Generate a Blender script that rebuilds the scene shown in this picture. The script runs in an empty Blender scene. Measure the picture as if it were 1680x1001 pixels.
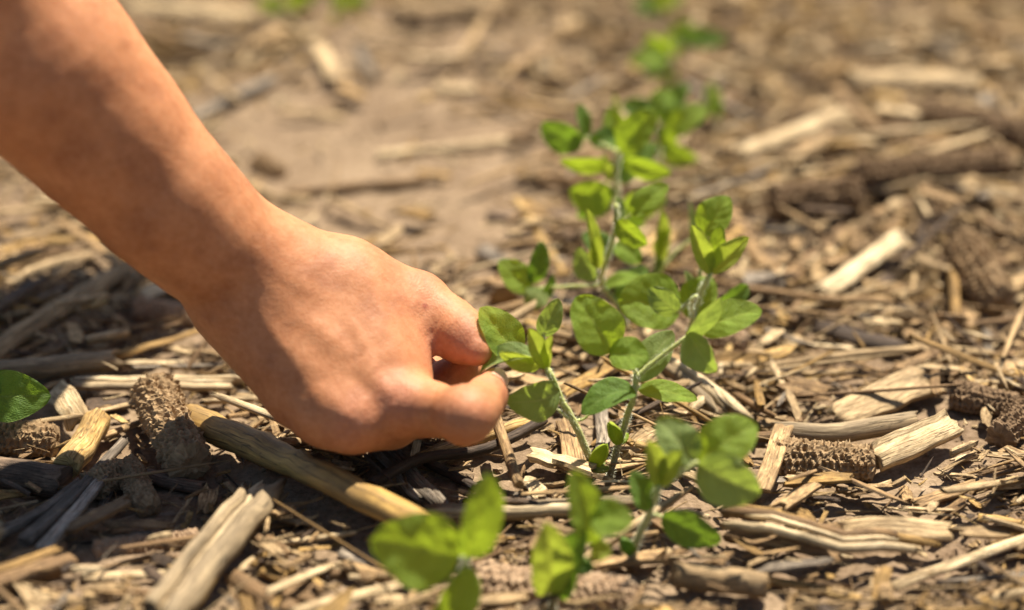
import bpy, math, random
import numpy as np
from mathutils import Vector, Matrix

rng = np.random.default_rng(11)
random.seed(5)
SC = bpy.context.scene
COL = SC.collection
R = math.radians

# ------------------------------------------------------------------ camera, light, exposure
PITCH, CAM_H, LENS = 28.0, 0.49, 85.0
CP, SP = math.cos(R(PITCH)), math.sin(R(PITCH))
CAM = np.array([0.0, -CAM_H / math.tan(R(PITCH)), CAM_H])
cd = bpy.data.cameras.new('camera')
cam = bpy.data.objects.new('camera', cd)
COL.objects.link(cam)
cam.location = CAM
cam.rotation_euler = (R(90 - PITCH), 0, 0)
cd.lens, cd.sensor_width, cd.clip_start, cd.clip_end = LENS, 36.0, 0.02, 400.0
cd.dof.use_dof = True
cd.dof.focus_distance = 0.92
cd.dof.aperture_fstop = 3.2
SC.camera = cam

SUN_EL, SUN_AZ = 63.0, 28.0            # azimuth clockwise from +Y (away from the camera)
sdir = np.array([math.sin(R(SUN_AZ)) * math.cos(R(SUN_EL)), math.cos(R(SUN_AZ)) * math.cos(R(SUN_EL)), math.sin(R(SUN_EL))])
w = bpy.data.worlds.new('World')
SC.world = w
w.use_nodes = True
wn = w.node_tree
sky = wn.nodes.new('ShaderNodeTexSky')
sky.sky_type = 'NISHITA'
sky.sun_disc = False
sky.sun_elevation, sky.sun_rotation = R(SUN_EL), R(SUN_AZ)
bg = wn.nodes['Background']
bg.inputs['Strength'].default_value = 0.05
wn.links.new(sky.outputs[0], bg.inputs['Color'])
sl = bpy.data.lights.new('sun', 'SUN')
sl.energy, sl.angle, sl.color = 5.0, R(0.55), (1.0, 0.925, 0.79)
so = bpy.data.objects.new('sun', sl)
COL.objects.link(so)
so.rotation_euler = Vector(sdir).to_track_quat('Z', 'Y').to_euler()
so.location = (0.6, 0.9, 2.0)
SC.view_settings.view_transform = 'Standard'
SC.view_settings.look = 'None'
SC.view_settings.exposure = 1.14
SC.view_settings.gamma = 1.0
SC.view_settings.use_curve_mapping = False
try:
    SC.cycles.use_denoising = True
    SC.cycles.sample_clamp_indirect = 6.0
except Exception:
    pass

# ------------------------------------------------------------------ geometry of the view (places measured in the photo -> metres)
FPX = LENS / 36.0 * 1680.0
def ray(px, py):
    a, b = (px - 840.0) / FPX, (500.5 - py) / FPX
    return np.array([a, CP + SP * b, -SP + CP * b])
def at_depth(px, py, d):
    return CAM + d * ray(px, py)
def at_plane(px, py, yw):
    r = ray(px, py)
    return CAM + r * ((yw - CAM[1]) / r[1])

# ------------------------------------------------------------------ noise
def _hash(ix, iy, s):
    h = (ix.astype(np.int64) * 374761393 + iy.astype(np.int64) * 668265263 + s * 974634777) & 0xffffffff
    h = ((h ^ (h >> 13)) * 1274126177) & 0xffffffff
    h = ((h ^ (h >> 16)) * 2246822519) & 0xffffffff
    return ((h ^ (h >> 15)) & 0xffff) / 65535.0
def vnoise(x, y, s=0):
    ix, iy = np.floor(x), np.floor(y)
    fx, fy = x - ix, y - iy
    fx, fy = fx * fx * (3 - 2 * fx), fy * fy * (3 - 2 * fy)
    a, b = _hash(ix, iy, s), _hash(ix + 1, iy, s)
    c, d = _hash(ix, iy + 1, s), _hash(ix + 1, iy + 1, s)
    return (a + (b - a) * fx) * (1 - fy) + (c + (d - c) * fx) * fy - 0.5
def fbm(x, y, s=0, o=4):
    v, a = 0.0, 1.0
    for k in range(o):
        v = v + a * vnoise(x * 2.0 ** k + 17.3 * k, y * 2.0 ** k - 9.1 * k, s + k)
        a *= 0.5
    return v

def ground_h(x, y):
    x, y = np.asarray(x, float), np.asarray(y, float)
    near = np.exp(-((x * x + y * y) / 4.0))
    return 0.010 * fbm(x * 9, y * 9, 3, 2) + 0.05 * (1 - near) * fbm(x * 0.6, y * 0.6, 31, 2)
def smooth_patch(x, y):                 # the trodden bare soil behind the hand
    q = at_depth(650, 335, 1.0); q = CAM + ray(650, 335) * (CAM_H / -ray(650, 335)[2])
    u = ((x - q[0]) / 0.090) ** 2 + ((y - q[1]) / 0.085) ** 2
    q2 = CAM + ray(560, 190) * (CAM_H / -ray(560, 190)[2])
    u2 = ((x - q2[0]) / 0.12) ** 2 + ((y - q2[1]) / 0.06) ** 2
    return np.clip(np.exp(-u * u * 0.7) + 0.88 * np.exp(-u2 * u2 * 0.7), 0, 1)
def ground_full(x, y):
    s = smooth_patch(x, y)
    k = 1 - 0.6 * s
    c = fbm(x * 38, y * 38, 7, 3)
    return ground_h(x, y) + k * (0.0042 * c + 0.0022 * fbm(x * 190, y * 190, 12, 2)) + 0.0006 * s * fbm(x * 120, y * 120, 5, 3)
def on_ground(px, py, up=0.0):
    z = up
    for _ in range(6):
        r = ray(px, py)
        p = CAM + r * ((z - CAM_H) / r[2])
        z = float(ground_h(p[0], p[1])) + up
    return p
def to_px(p):
    q = np.asarray(p, float) - CAM
    d = q[..., 1] * CP - q[..., 2] * SP
    u = q[..., 1] * SP + q[..., 2] * CP
    return 840 + FPX * q[..., 0] / d, 500.5 - FPX * u / d, d

# ------------------------------------------------------------------ materials
class NT:
    def __init__(s, name):
        s.m = bpy.data.materials.new(name); s.m.use_nodes = True
        s.t = s.m.node_tree; s.b = s.t.nodes['Principled BSDF']; s.out = s.t.nodes['Material Output']
    def n(s, ty, ins=None, **kw):
        nd = s.t.nodes.new('ShaderNode' + ty)
        for k, v in kw.items(): setattr(nd, k, v)
        for k, v in (ins or {}).items():
            if isinstance(v, bpy.types.NodeSocket): s.t.links.new(v, nd.inputs[k])
            else: nd.inputs[k].default_value = v
        return nd
    def l(s, a, b): s.t.links.new(a, b)
    def math(s, op, a, b=0.0, c=0.0): return s.n('Math', {0: a, 1: b, 2: c}, operation=op).outputs[0]
    def ramp(s, f, stops):
        nd = s.n('ValToRGB', {0: f}); e = nd.color_ramp.elements
        while len(e) < len(stops): e.new(0.5)
        for q, (p, c) in zip(e, stops): q.position = p; q.color = (*c, 1)
        return nd.outputs[0]
    def mix(s, f, a, b, blend='MIX'):
        nd = s.n('Mix', None, data_type='RGBA', blend_type=blend)
        for k, v in ((0, f), (6, a), (7, b)):
            if isinstance(v, bpy.types.NodeSocket): s.l(v, nd.inputs[k])
            else: nd.inputs[k].default_value = v if k == 0 else (*v, 1)
        return nd.outputs[2]

def residue_mat(name, dark, mid, light, su=5.0, sv=22.0, rough=0.72, bump=0.75):
    m = NT(name)
    uv = m.n('UVMap').outputs[0]
    at = m.n('Attribute', attribute_name='tint').outputs['Fac']
    oi = m.n('ObjectInfo').outputs['Random']
    rnd = m.math('FRACT', m.math('ADD', at, oi))
    mp = m.n('Mapping', {'Vector': uv, 'Scale': (su, sv, 1)}).outputs[0]
    w4 = m.math('MULTIPLY', rnd, 57.0)
    st = m.n('TexNoise', {'Vector': mp, 'W': w4, 'Scale': 1.0, 'Detail': 4.0, 'Roughness': 0.65}, noise_dimensions='4D').outputs[0]
    mp2 = m.n('Mapping', {'Vector': uv, 'Scale': (su * .55, sv * .10, 1)}).outputs[0]
    bl = m.n('TexNoise', {'Vector': mp2, 'W': w4, 'Scale': 1.0, 'Detail': 5.0, 'Roughness': 0.7}, noise_dimensions='4D').outputs[0]
    f = m.math('ADD', m.math('MULTIPLY', st, 0.75), m.math('MULTIPLY', rnd, 0.30))
    c = m.ramp(f, [(0.40, dark), (0.58, mid), (0.74, light)])
    spot = m.ramp(bl, [(0.43, (0, 0, 0)), (0.57, (1, 1, 1))])
    c = m.mix(spot, m.mix(0.62, c, tuple(x * .55 for x in dark)), c)
    ck = m.n('TexNoise', {'Vector': m.n('Mapping', {'Vector': uv, 'Scale': (su * .30, sv * .42, 1)}).outputs[0], 'W': m.math('ADD', w4, 9.3), 'Scale': 1.0, 'Detail': 3.0, 'Roughness': .5}, noise_dimensions='4D').outputs[0]
    crk = m.n('MapRange', {0: m.math('ABSOLUTE', m.math('SUBTRACT', ck, 0.5)), 1: 0.004, 2: 0.020}).outputs[0]
    c = m.mix(m.math('ADD', 0.25, m.math('MULTIPLY', crk, 0.75)), tuple(x * .35 for x in dark), c)
    st = m.math('ADD', st, m.math('MULTIPLY', crk, 0.35))
    geo = m.n('NewGeometry').outputs['Position']
    dirt = m.n('TexNoise', {'Vector': geo, 'Scale': 420.0, 'Detail': 3.0}).outputs[0]
    c = m.mix(m.ramp(dirt, [(0.62, (0, 0, 0)), (0.76, (.6, .6, .6))]), c, (.10, .065, .04))
    m.l(c, m.b.inputs['Base Color'])
    m.b.inputs['Roughness'].default_value = rough
    m.b.inputs['Specular IOR Level'].default_value = 0.3
    bp = m.n('Bump', {'Height': st, 'Strength': bump, 'Distance': 0.0007}).outputs[0]
    m.l(bp, m.b.inputs['Normal'])
    return m.m

MAT = {
    'pale':   residue_mat('pale_straw', (.31, .20, .092), (.64, .46, .245), (.82, .65, .40)),
    'tan':    residue_mat('tan_residue', (.19, .108, .046), (.46, .290, .128), (.68, .48, .24)),
    'golden': residue_mat('golden_residue', (.23, .13, .038), (.52, .31, .095), (.68, .47, .20)),
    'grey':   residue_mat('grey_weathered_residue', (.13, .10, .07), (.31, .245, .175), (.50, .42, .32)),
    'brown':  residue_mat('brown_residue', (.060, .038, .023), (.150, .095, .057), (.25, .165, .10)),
}
MAT['cane'] = residue_mat('golden_cane', (.22, .135, .055), (.46, .275, .078), (.66, .42, .13), 2.4, 11.0, .55, .45)
MAT['weathered'] = residue_mat('weathered_stalk', (.27, .195, .11), (.58, .435, .245), (.82, .66, .42), 3.0, 16.0, .7, .8)
COLOUR_WORD = {'pale': 'pale straw', 'tan': 'tan', 'golden': 'golden', 'grey': 'weathered grey', 'brown': 'dark brown'}

def soil_mat():
    m = NT('soil')
    g = m.n('NewGeometry').outputs['Position']
    a = m.n('TexNoise', {'Vector': g, 'Scale': 24.0, 'Detail': 8.0, 'Roughness': 0.6}).outputs[0]
    b = m.n('TexNoise', {'Vector': g, 'Scale': 300.0, 'Detail': 5.0, 'Roughness': 0.7}).outputs[0]
    c = m.ramp(a, [(0.30, (.135, .084, .044)), (0.52, (.242, .166, .094)), (0.75, (.37, .268, .162))])
    c = m.mix(0.45, c, m.ramp(b, [(0.35, (.06, .04, .026)), (0.65, (.34, .245, .17))]))
    m.l(c, m.b.inputs['Base Color'])
    m.b.inputs['Roughness'].default_value = 0.95
    m.b.inputs['Specular IOR Level'].default_value = 0.1
    h = m.math('ADD', m.math('MULTIPLY', b, 0.6), m.n('TexNoise', {'Vector': g, 'Scale': 1100.0, 'Detail': 3.0}).outputs[0])
    m.l(m.n('Bump', {'Height': h, 'Strength': 0.6, 'Distance': 0.0012}).outputs[0], m.b.inputs['Normal'])
    return m.m
MAT['soil'] = soil_mat()

def cob_mat(name, dark, mid, light):
    m = NT(name)
    g = m.n('TexCoord').outputs['Object']
    at = m.n('Attribute', attribute_name='tint').outputs['Fac']
    b = m.n('TexNoise', {'Vector': g, 'Scale': 330.0, 'Detail': 4.0, 'Roughness': 0.7}).outputs[0]
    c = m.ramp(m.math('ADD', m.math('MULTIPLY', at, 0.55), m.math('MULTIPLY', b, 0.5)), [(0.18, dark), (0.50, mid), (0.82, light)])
    m.l(c, m.b.inputs['Base Color'])
    m.b.inputs['Roughness'].default_value = 0.9
    m.b.inputs['Specular IOR Level'].default_value = 0.12
    m.l(m.n('Bump', {'Height': b, 'Strength': 0.5, 'Distance': 0.001}).outputs[0], m.b.inputs['Normal'])
    return m.m
MAT['cob'] = cob_mat('brown_cob', (.075, .047, .025), (.28, .185, .098), (.54, .39, .225))
MAT['cob_dark'] = cob_mat('dark_cob', (.05, .031, .018), (.19, .122, .068), (.40, .28, .165))
MAT['cob_tan'] = cob_mat('tan_cob', (.16, .10, .06), (.36, .245, .15), (.55, .41, .27))

def leaf_mat(name, col, back, trans, tw=0.42):
    m = NT(name)
    uv = m.n('UVMap').outputs[0]
    sp = m.n('SeparateXYZ', {0: uv})
    u, v = sp.outputs[0], sp.outputs[1]
    av = m.math('ABSOLUTE', m.math('SUBTRACT', v, 0.5))
    ph = m.math('SUBTRACT', m.math('MULTIPLY', u, 5.0), m.math('MULTIPLY', av, 3.6))
    fr = m.math('ABSOLUTE', m.math('SUBTRACT', m.math('FRACT', ph), 0.5))          # 0.5 on a vein
    vein = m.n('MapRange', {0: fr, 1: 0.43, 2: 0.495}).outputs[0]
    rib = m.n('MapRange', {0: av, 1: 0.028, 2: 0.006}).outputs[0]
    vv = m.math('MAXIMUM', m.math('MULTIPLY', vein, 0.30), rib)
    ns = m.n('TexNoise', {'Vector': m.n('TexCoord').outputs['Object'], 'Scale': 160.0, 'Detail': 4.0}).outputs[0]
    net = m.n('TexVoronoi', {'Vector': uv, 'Scale': 22.0}, feature='DISTANCE_TO_EDGE').outputs[0]
    netv = m.n('MapRange', {0: net, 1: 0.05, 2: 0.0}).outputs[0]
    vv2 = m.math('MAXIMUM', m.math('MAXIMUM', vv, m.math('MULTIPLY', netv, 0.25)), m.n('MapRange', {0: av, 1: 0.465, 2: 0.495}).outputs[0])
    base = m.mix(m.ramp(ns, [(0.35, (0, 0, 0)), (0.65, (1, 1, 1))]), tuple(x * .78 for x in col), tuple(min(1, x * 1.22) for x in col))
    base = m.mix(m.n('NewGeometry').outputs['Backfacing'], base, back)
    base = m.mix(m.math('MULTIPLY', vv2, 0.60), base, (col[0] * 2.2 + .03, col[1] * 1.7 + .04, col[2] * 2.0 + .02))
    m.l(base, m.b.inputs['Base Color'])
    m.b.inputs['Roughness'].default_value = 0.62
    m.b.inputs['Specular IOR Level'].default_value = 0.22
    hgt = m.math('ADD', m.math('MULTIPLY', m.math('SUBTRACT', 0.5, fr), 0.5), m.math('ADD', m.math('MULTIPLY', net, 0.9), m.math('MULTIPLY', ns, 1.1)))
    bp = m.n('Bump', {'Height': hgt, 'Strength': 0.6, 'Distance': 0.0009}).outputs[0]
    m.l(bp, m.b.inputs['Normal'])
    tcol = m.mix(m.math('MULTIPLY', vv2, 0.6), trans, (trans[0] * .8, trans[1] * .72, trans[2] * .9))
    tr = m.n('BsdfTranslucent', {'Color': tcol, 'Normal': bp}).outputs[0]
    mx = m.n('MixShader', {0: tw, 1: m.b.outputs[0], 2: tr}).outputs[0]
    m.l(mx, m.out.inputs[0])
    return m.m
MAT['leaf'] = leaf_mat('soybean_leaf', (.150, .235, .030), (.20, .27, .08), (.52, .68, .035))
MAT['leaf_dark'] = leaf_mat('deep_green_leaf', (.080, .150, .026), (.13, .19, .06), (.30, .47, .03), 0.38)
MAT['leaf_young'] = leaf_mat('young_yellow_leaf', (.23, .29, .045), (.30, .35, .11), (.58, .68, .06), 0.45)
MAT['leaf_soft'] = leaf_mat('pale_underside_leaf', (.175, .240, .075), (.22, .275, .11), (.44, .56, .07), 0.40)
MAT['cotyledon'] = leaf_mat('cotyledon', (.21, .30, .02), (.2, .28, .03), (.5, .6, .03), 0.35)

def stem_mat(name, lo, hi, z0, z1):
    m = NT(name)
    g = m.n('TexCoord').outputs['Object']
    z = m.n('SeparateXYZ', {0: g}).outputs[2]
    f = m.n('MapRange', {0: z, 1: z0, 2: z1}).outputs[0]
    ns = m.n('TexNoise', {'Vector': g, 'Scale': 700.0, 'Detail': 3.0}).outputs[0]
    c = m.mix(f, lo, hi)
    c = m.mix(0.35, c, m.ramp(ns, [(0.35, (.16, .18, .06)), (0.7, (.50, .52, .26))]))
    m.l(c, m.b.inputs['Base Color'])
    m.b.inputs['Roughness'].default_value = 0.7
    m.b.inputs['Subsurface Weight'].default_value = 0.5
    m.b.inputs['Subsurface Radius'].default_value = (1, 1, .4); m.b.inputs['Subsurface Scale'].default_value = .0025
    m.l(m.n('Bump', {'Height': ns, 'Strength': 0.4, 'Distance': 0.0006}).outputs[0], m.b.inputs['Normal'])
    return m.m
MAT['stem'] = stem_mat('seedling_stem', (.30, .24, .12), (.47, .50, .15), 0.006, 0.035)
MAT['stem_purple'] = stem_mat('purple_based_stem', (.12, .065, .05), (.43, .46, .15), 0.008, 0.040)
MAT['petiole'] = stem_mat('petiole', (.40, .43, .15), (.44, .47, .16), 0.0, 0.08)
hm = NT('stem_hair'); hm.b.inputs['Base Color'].default_value = (.62, .62, .45, 1); hm.b.inputs['Roughness'].default_value = 0.5
MAT['hair'] = hm.m

def skin_mat():
    m = NT('tanned_skin')
    g = m.n('NewGeometry').outputs['Position']
    red = m.n('Attribute', attribute_name='red').outputs['Fac']
    a = m.n('TexNoise', {'Vector': g, 'Scale': 55.0, 'Detail': 4.0, 'Roughness': 0.6}).outputs[0]
    f = m.n('TexNoise', {'Vector': g, 'Scale': 420.0, 'Detail': 4.0, 'Roughness': 0.65}).outputs[0]
    c = m.ramp(a, [(0.34, (.33, .118, .044)), (0.50, (.435, .168, .064)), (0.68, (.54, .225, .094))])
    c = m.mix(m.math('MULTIPLY', red, 0.45), c, (.60, .225, .150))
    c = m.mix(0.16, c, m.ramp(f, [(0.35, (.32, .14, .07)), (0.68, (.72, .42, .25))]))
    spot = m.n('Attribute', attribute_name='spot').outputs['Fac']
    c = m.mix(spot, c, (.28, .05, .035))
    m.l(c, m.b.inputs['Base Color'])
    m.b.inputs['Roughness'].default_value = 0.58
    m.b.inputs['Specular IOR Level'].default_value = 0.30
    m.b.inputs['Subsurface Weight'].default_value = 0.22
    m.b.inputs['Subsurface Radius'].default_value = (1.0, 0.35, 0.18)
    m.b.inputs['Subsurface Scale'].default_value = 0.004
    vo = m.n('TexVoronoi', {'Vector': g, 'Scale': 850.0}, feature='DISTANCE_TO_EDGE').outputs[0]
    wr = m.n('TexNoise', {'Vector': m.n('Mapping', {'Vector': g, 'Rotation': (.3, .5, .7), 'Scale': (1.0, .35, 1.0)}).outputs[0], 'Scale': 620.0, 'Detail': 3.0}).outputs[0]
    h = m.math('ADD', m.math('ADD', m.math('MULTIPLY', vo, 0.8), m.math('MULTIPLY', f, 1.1)), m.math('MULTIPLY', m.math('MULTIPLY', red, wr), 3.0))
    m.l(m.n('Bump', {'Height': h, 'Strength': 0.27, 'Distance': 0.0008}).outputs[0], m.b.inputs['Normal'])
    return m.m
MAT['skin'] = skin_mat()
cm = NT('unseen_sleeve_cloth'); cn = cm.n('TexNoise', {'Vector': cm.n('TexCoord').outputs['Object'], 'Scale': 40.0, 'Detail': 5.0}).outputs[0]
cm.l(cm.ramp(cn, [(.3, (.10, .13, .19)), (.7, (.16, .20, .27))]), cm.b.inputs['Base Color']); cm.b.inputs['Roughness'].default_value = .9
MAT['cloth'] = cm.m
nm = NT('fingernail'); nm.b.inputs['Base Color'].default_value = (.68, .36, .24, 1); nm.b.inputs['Roughness'].default_value = 0.42
nm.b.inputs['Subsurface Weight'].default_value = 0.2; nm.b.inputs['Subsurface Radius'].default_value = (.003, .001, .0008)
MAT['nail'] = nm.m

# ------------------------------------------------------------------ object helpers
def mesh(name, V, F, mat, uv=None, tint=None, smooth=True):
    me = bpy.data.meshes.new(name)
    me.from_pydata(np.asarray(V, float).tolist(), [], F if isinstance(F, list) else F.tolist())
    if mat is not None: me.materials.append(MAT[mat] if isinstance(mat, str) else mat)
    if uv is not None:
        lv = np.empty(len(me.loops), np.int32); me.loops.foreach_get('vertex_index', lv)
        ul = me.uv_layers.new(name='UVMap'); ul.data.foreach_set('uv', np.asarray(uv, np.float32)[lv].ravel())
    if tint is not None:
        at = me.attributes.new('tint', 'FLOAT', 'POINT'); at.data.foreach_set('value', np.asarray(tint, np.float32))
    if smooth: me.polygons.foreach_set('use_smooth', np.ones(len(me.polygons), bool))
    me.update()
    return me
def link(name, me, parent=None, loc=None):
    o = bpy.data.objects.new(name, me)
    COL.objects.link(o)
    if loc is not None: o.location = loc
    if parent is not None: o.parent = parent
    return o
def tag(o, label, cat, group=None):
    o['label'] = label; o['category'] = cat
    if group: o['group'] = group
    return o
def kind(o, k):
    o['kind'] = k
    return o
def unit(v): return v / (np.linalg.norm(v) + 1e-12)
def frames(P):
    P = np.asarray(P, float); n = len(P); T = np.gradient(P, axis=0)
    T /= np.linalg.norm(T, axis=1)[:, None] + 1e-12
    up = np.array([0, 0, 1.0]); A = np.empty_like(P); B = np.empty_like(P)
    if abs(T[0] @ up) > 0.9: up = np.array([0, 1.0, 0])
    for i in range(n):
        a = unit(up - T[i] * (up @ T[i])); A[i] = a; B[i] = np.cross(T[i], a); up = a
    return T, A, B                         # A points up, B sideways
def spline(P, n):
    P = np.asarray(P, float)
    if len(P) == 2: return P[0] + (P[1] - P[0]) * np.linspace(0, 1, n)[:, None]
    Q = np.vstack([2 * P[0] - P[1], P, 2 * P[-1] - P[-2]])
    out = []
    for s in np.linspace(0, len(P) - 1 - 1e-6, n):
        i = int(s); t = s - i; a, b, c, d = Q[i:i + 4]
        out.append(0.5 * ((2 * b) + (c - a) * t + (2 * a - 5 * b + 4 * c - d) * t * t + (3 * b - a - 3 * c + d) * t ** 3))
    return np.array(out)
def sweep(P, prof, scale, jag=0.0, cap=True, seed=0, closed=True, twist=0.0, turn=0.0):
    """prof: (k,2) sideways/up offsets in metres, scale: per ring factor; jagged torn ends"""
    r = np.random.default_rng(seed)
    T, A, B = frames(P); m, k = len(P), len(prof)
    V = np.zeros((m, k, 3)); L = np.concatenate([[0], np.cumsum(np.linalg.norm(np.diff(P, axis=0), axis=1))])
    for i in range(m):
        th = turn + twist * L[i] / max(L[-1], 1e-9); c, s = math.cos(th), math.sin(th)
        pr = prof * scale[i]
        x, y = pr[:, 0] * c - pr[:, 1] * s, pr[:, 0] * s + pr[:, 1] * c
        V[i] = P[i] + B[i] * x[:, None] + A[i] * y[:, None]
    if jag:
        j0, j1 = r.uniform(-1, 1, k) * jag, r.uniform(-1, 1, k) * jag
        V[0] += T[0] * j0[:, None]; V[-1] += T[-1] * j1[:, None]
    per = np.concatenate([[0], np.cumsum(np.linalg.norm(np.diff(prof, axis=0), axis=1))])
    UV = np.zeros((m, k, 2)); UV[:, :, 0] = L[:, None]; UV[:, :, 1] = per[None, :]
    F = []
    for i in range(m - 1):
        for j in range(k if closed else k - 1):
            q = (j + 1) % k
            F.append((i * k + j, i * k + q, (i + 1) * k + q, (i + 1) * k + j))
    V = V.reshape(-1, 3); UV = UV.reshape(-1, 2)
    if cap and closed:
        for i, e in ((0, 1), (m - 1, -1)):
            c = V[i * k:(i + 1) * k].mean(0) + T[i] * e * jag * 0.8
            V = np.vstack([V, c]); UV = np.vstack([UV, UV[i * k] + [0.0, .5 * per[-1]]]); ci = len(V) - 1
            for j in range(k):
                q = (j + 1) % k
                F.append((ci, i * k + q, i * k + j) if e == 1 else (ci, i * k + j, i * k + q))
    return V, F, UV
def circle(r, n, ridges=0.0, seed=0):
    a = np.linspace(0, 2 * math.pi, n, endpoint=False)
    rr = r * (1 + ridges * (np.random.default_rng(seed).uniform(-1, 1, n)))
    return np.stack([np.cos(a) * rr, np.sin(a) * rr], 1)
def shell(r, arc, thick, n=9, ridges=0.04, seed=0):
    g = np.random.default_rng(seed)
    a = np.linspace(math.pi / 2 + arc / 2, math.pi / 2 - arc / 2, n)
    o = np.stack([np.cos(a), np.sin(a)], 1) * (r * (1 + ridges * g.uniform(-1, 1, n)))[:, None]
    i = np.stack([np.cos(a), np.sin(a)], 1)[::-1] * (r - thick)
    p = np.vstack([o, i]); p[:, 1] -= r * math.cos(arc / 2) if arc < math.pi else 0
    return p[::-1]

print('setup ok')
# ------------------------------------------------------------------ SETTING: ground
def axis(a, b, n, far, m):
    mid = np.linspace(a, b, n); st = (b - a) / (n - 1)
    g = np.geomspace(st * 1.5, far, m)
    return np.concatenate([(a - g)[::-1], mid, b + g])
gx, gy = axis(-.40, .40, 300, 90, 26), axis(-.36, .56, 345, 90, 26)
GX, GY = np.meshgrid(gx, gy)
GZ = ground_full(GX, GY)
V = np.stack([GX, GY, GZ], -1).reshape(-1, 3)
nx, ny = len(gx), len(gy)
ii = (np.arange(ny - 1)[:, None] * nx + np.arange(nx - 1)[None, :]).ravel()
kind(link('ground', mesh('ground', V, np.stack([ii, ii + 1, ii + nx + 1, ii + nx], 1), 'soil')), 'structure')

# ------------------------------------------------------------------ PERSON: forearm and hand as one implicit surface
def W(px, py, d): return at_depth(px, py, d)
MM = 0.001
def cone(p, a, b, ra, rb):
    ab = b - a; t = np.clip(((p - a) @ ab) / (ab @ ab), 0, 1)
    return np.linalg.norm(p - a - t[:, None] * ab, axis=1) - (ra + (rb - ra) * t)
def smin(a, b, k):
    h = np.maximum(k - np.abs(a - b), 0) / k
    return np.minimum(a, b) - h * h * k * 0.25
def chain(p, pts, k):
    d = None
    for (a, ra), (b, rb) in zip(pts[:-1], pts[1:]):
        c = cone(p, a, b, ra, rb)
        d = c if d is None else smin(d, c, k)
    return d
def J(l): return [(W(x, y, d), r * MM) for x, y, d, r in l]
thumb = J([(560, 452, .910, 13.5), (684, 500, .914, 11.8), (738, 535, .908, 9.7), (762, 555, .903, 9.2), (783, 576, .897, 5.6)])
index = J([(650, 664, .890, 11.6), (708, 671, .879, 9.4), (762, 683, .868, 9.3), (782, 670, .874, 8.2), (797, 652, .884, 7.2), (811, 625, .895, 4.9)])
middle = J([(585, 682, .883, 11.2), (640, 688, .895, 10.3), (690, 674, .911, 9.6), (735, 630, .922, 8.6), (765, 606, .917, 7.4)])
ring = J([(535, 676, .884, 11.0), (630, 680, .918, 9.4), (685, 640, .934, 8.4), (705, 612, .928, 7.2)])
pinky = J([(492, 645, .894, 10.4), (560, 665, .930, 8.2), (610, 632, .944, 7.2), (628, 615, .938, 6.3)])
DIG = [thumb, index, middle, ring, pinky]
arm = J([(412, 443, .901, 20.8), (340, 390, .892, 22.2), (265, 319, .882, 24.7), (170, 215, .871, 28.2), (75, 112, .860, 31.9), (-80, -50, .846, 36.5), (-250, -215, .836, 37.0)])
SHADOW_SHOULDER = np.array([-.064, .198, .43])  # unseen shoulder point, placed so the sleeve's shadow falls on the left-hand litter
upper = [(arm[-1][0], 0.038), (arm[-1][0] + unit(SHADOW_SHOULDER - arm[-1][0]) * .07, .037)]
palm = [J([(430, 462, .902, 19), (650, 664, .888, 11.8)]), J([(420, 480, .904, 18), (585, 682, .883, 11.2)]),
        J([(410, 492, .906, 17), (535, 676, .884, 11.0)]), J([(402, 496, .904, 15), (492, 645, .894, 10.2)]),
        J([(455, 446, .905, 18), (560, 452, .906, 14)])]
fill = [J([(500, 500, .905, 20), (585, 570, .902, 17)]), J([(590, 490, .904, 15.5), (628, 600, .893, 13.5)]), J([(645, 520, .907, 10), (668, 615, .899, 8.5)])]
tendon = []
RIDGES = []
def hand_sdf(p):
    d = chain(p, arm, 0.012)
    d = smin(d, chain(p, upper, 0.01), 0.02)
    for c in palm: d = smin(d, chain(p, c, .004), 0.013)
    for c in fill: d = smin(d, chain(p, c, .004), 0.010)
    g = None
    for i, c in enumerate(DIG):
        e = chain(p, c, 0.004 if i != 0 else 0.005)
        g = e if g is None else smin(g, e, 0.0012)
    d = smin(d, g, 0.007)
    # knuckles and wrist bone
    for (x, y, dd, r) in ((653, 660, .8820, 9.4), (580, 693, .880, 9.4), (765, 678, .866, 8.6), (392, 500, .896, 13.0)):
        d = smin(d, np.linalg.norm(p - W(x, y, dd), axis=1) - r * MM, 0.006)
    for c in tendon: d = smin(d, chain(p, c, .002), 0.0055)
    # tendons and veins raised on the back of the hand: a shallow swelling along a line
    for a, b, wd, am in RIDGES:
        ab = b - a; t = np.clip(((p - a) @ ab) / (ab @ ab), 0, 1); e = np.linalg.norm(p - a - t[:, None] * ab, axis=1)
        d = d - am * MM * np.exp(-(e / (wd * MM)) ** 2) * np.sin(np.pi * np.clip(t, .02, .98)) ** .6
    d = d + .00009 * (np.sin(p[:, 0] * 520 + 2 * np.sin(p[:, 1] * 310)) * np.sin(p[:, 2] * 470 + 1.3) + .8 * np.sin(p[:, 0] * 190 + p[:, 2] * 230) * np.sin(p[:, 1] * 260))
    # creases across the bent joints
    for a, b, q, amp in ((thumb[1][0], thumb[3][0], thumb[2][0], .28), (index[1][0], index[3][0], index[2][0], .30), (thumb[2][0], thumb[4][0], thumb[3][0], .25)):
        ax = unit(b - a); t = (p - q) @ ax
        r2 = np.linalg.norm(p - q, axis=1)
        d = d + amp * MM * np.sin(t * 2 * math.pi / .0026) * np.exp(-(t / .0040) ** 2) * np.exp(-(r2 / .013) ** 4)
    return d
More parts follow.
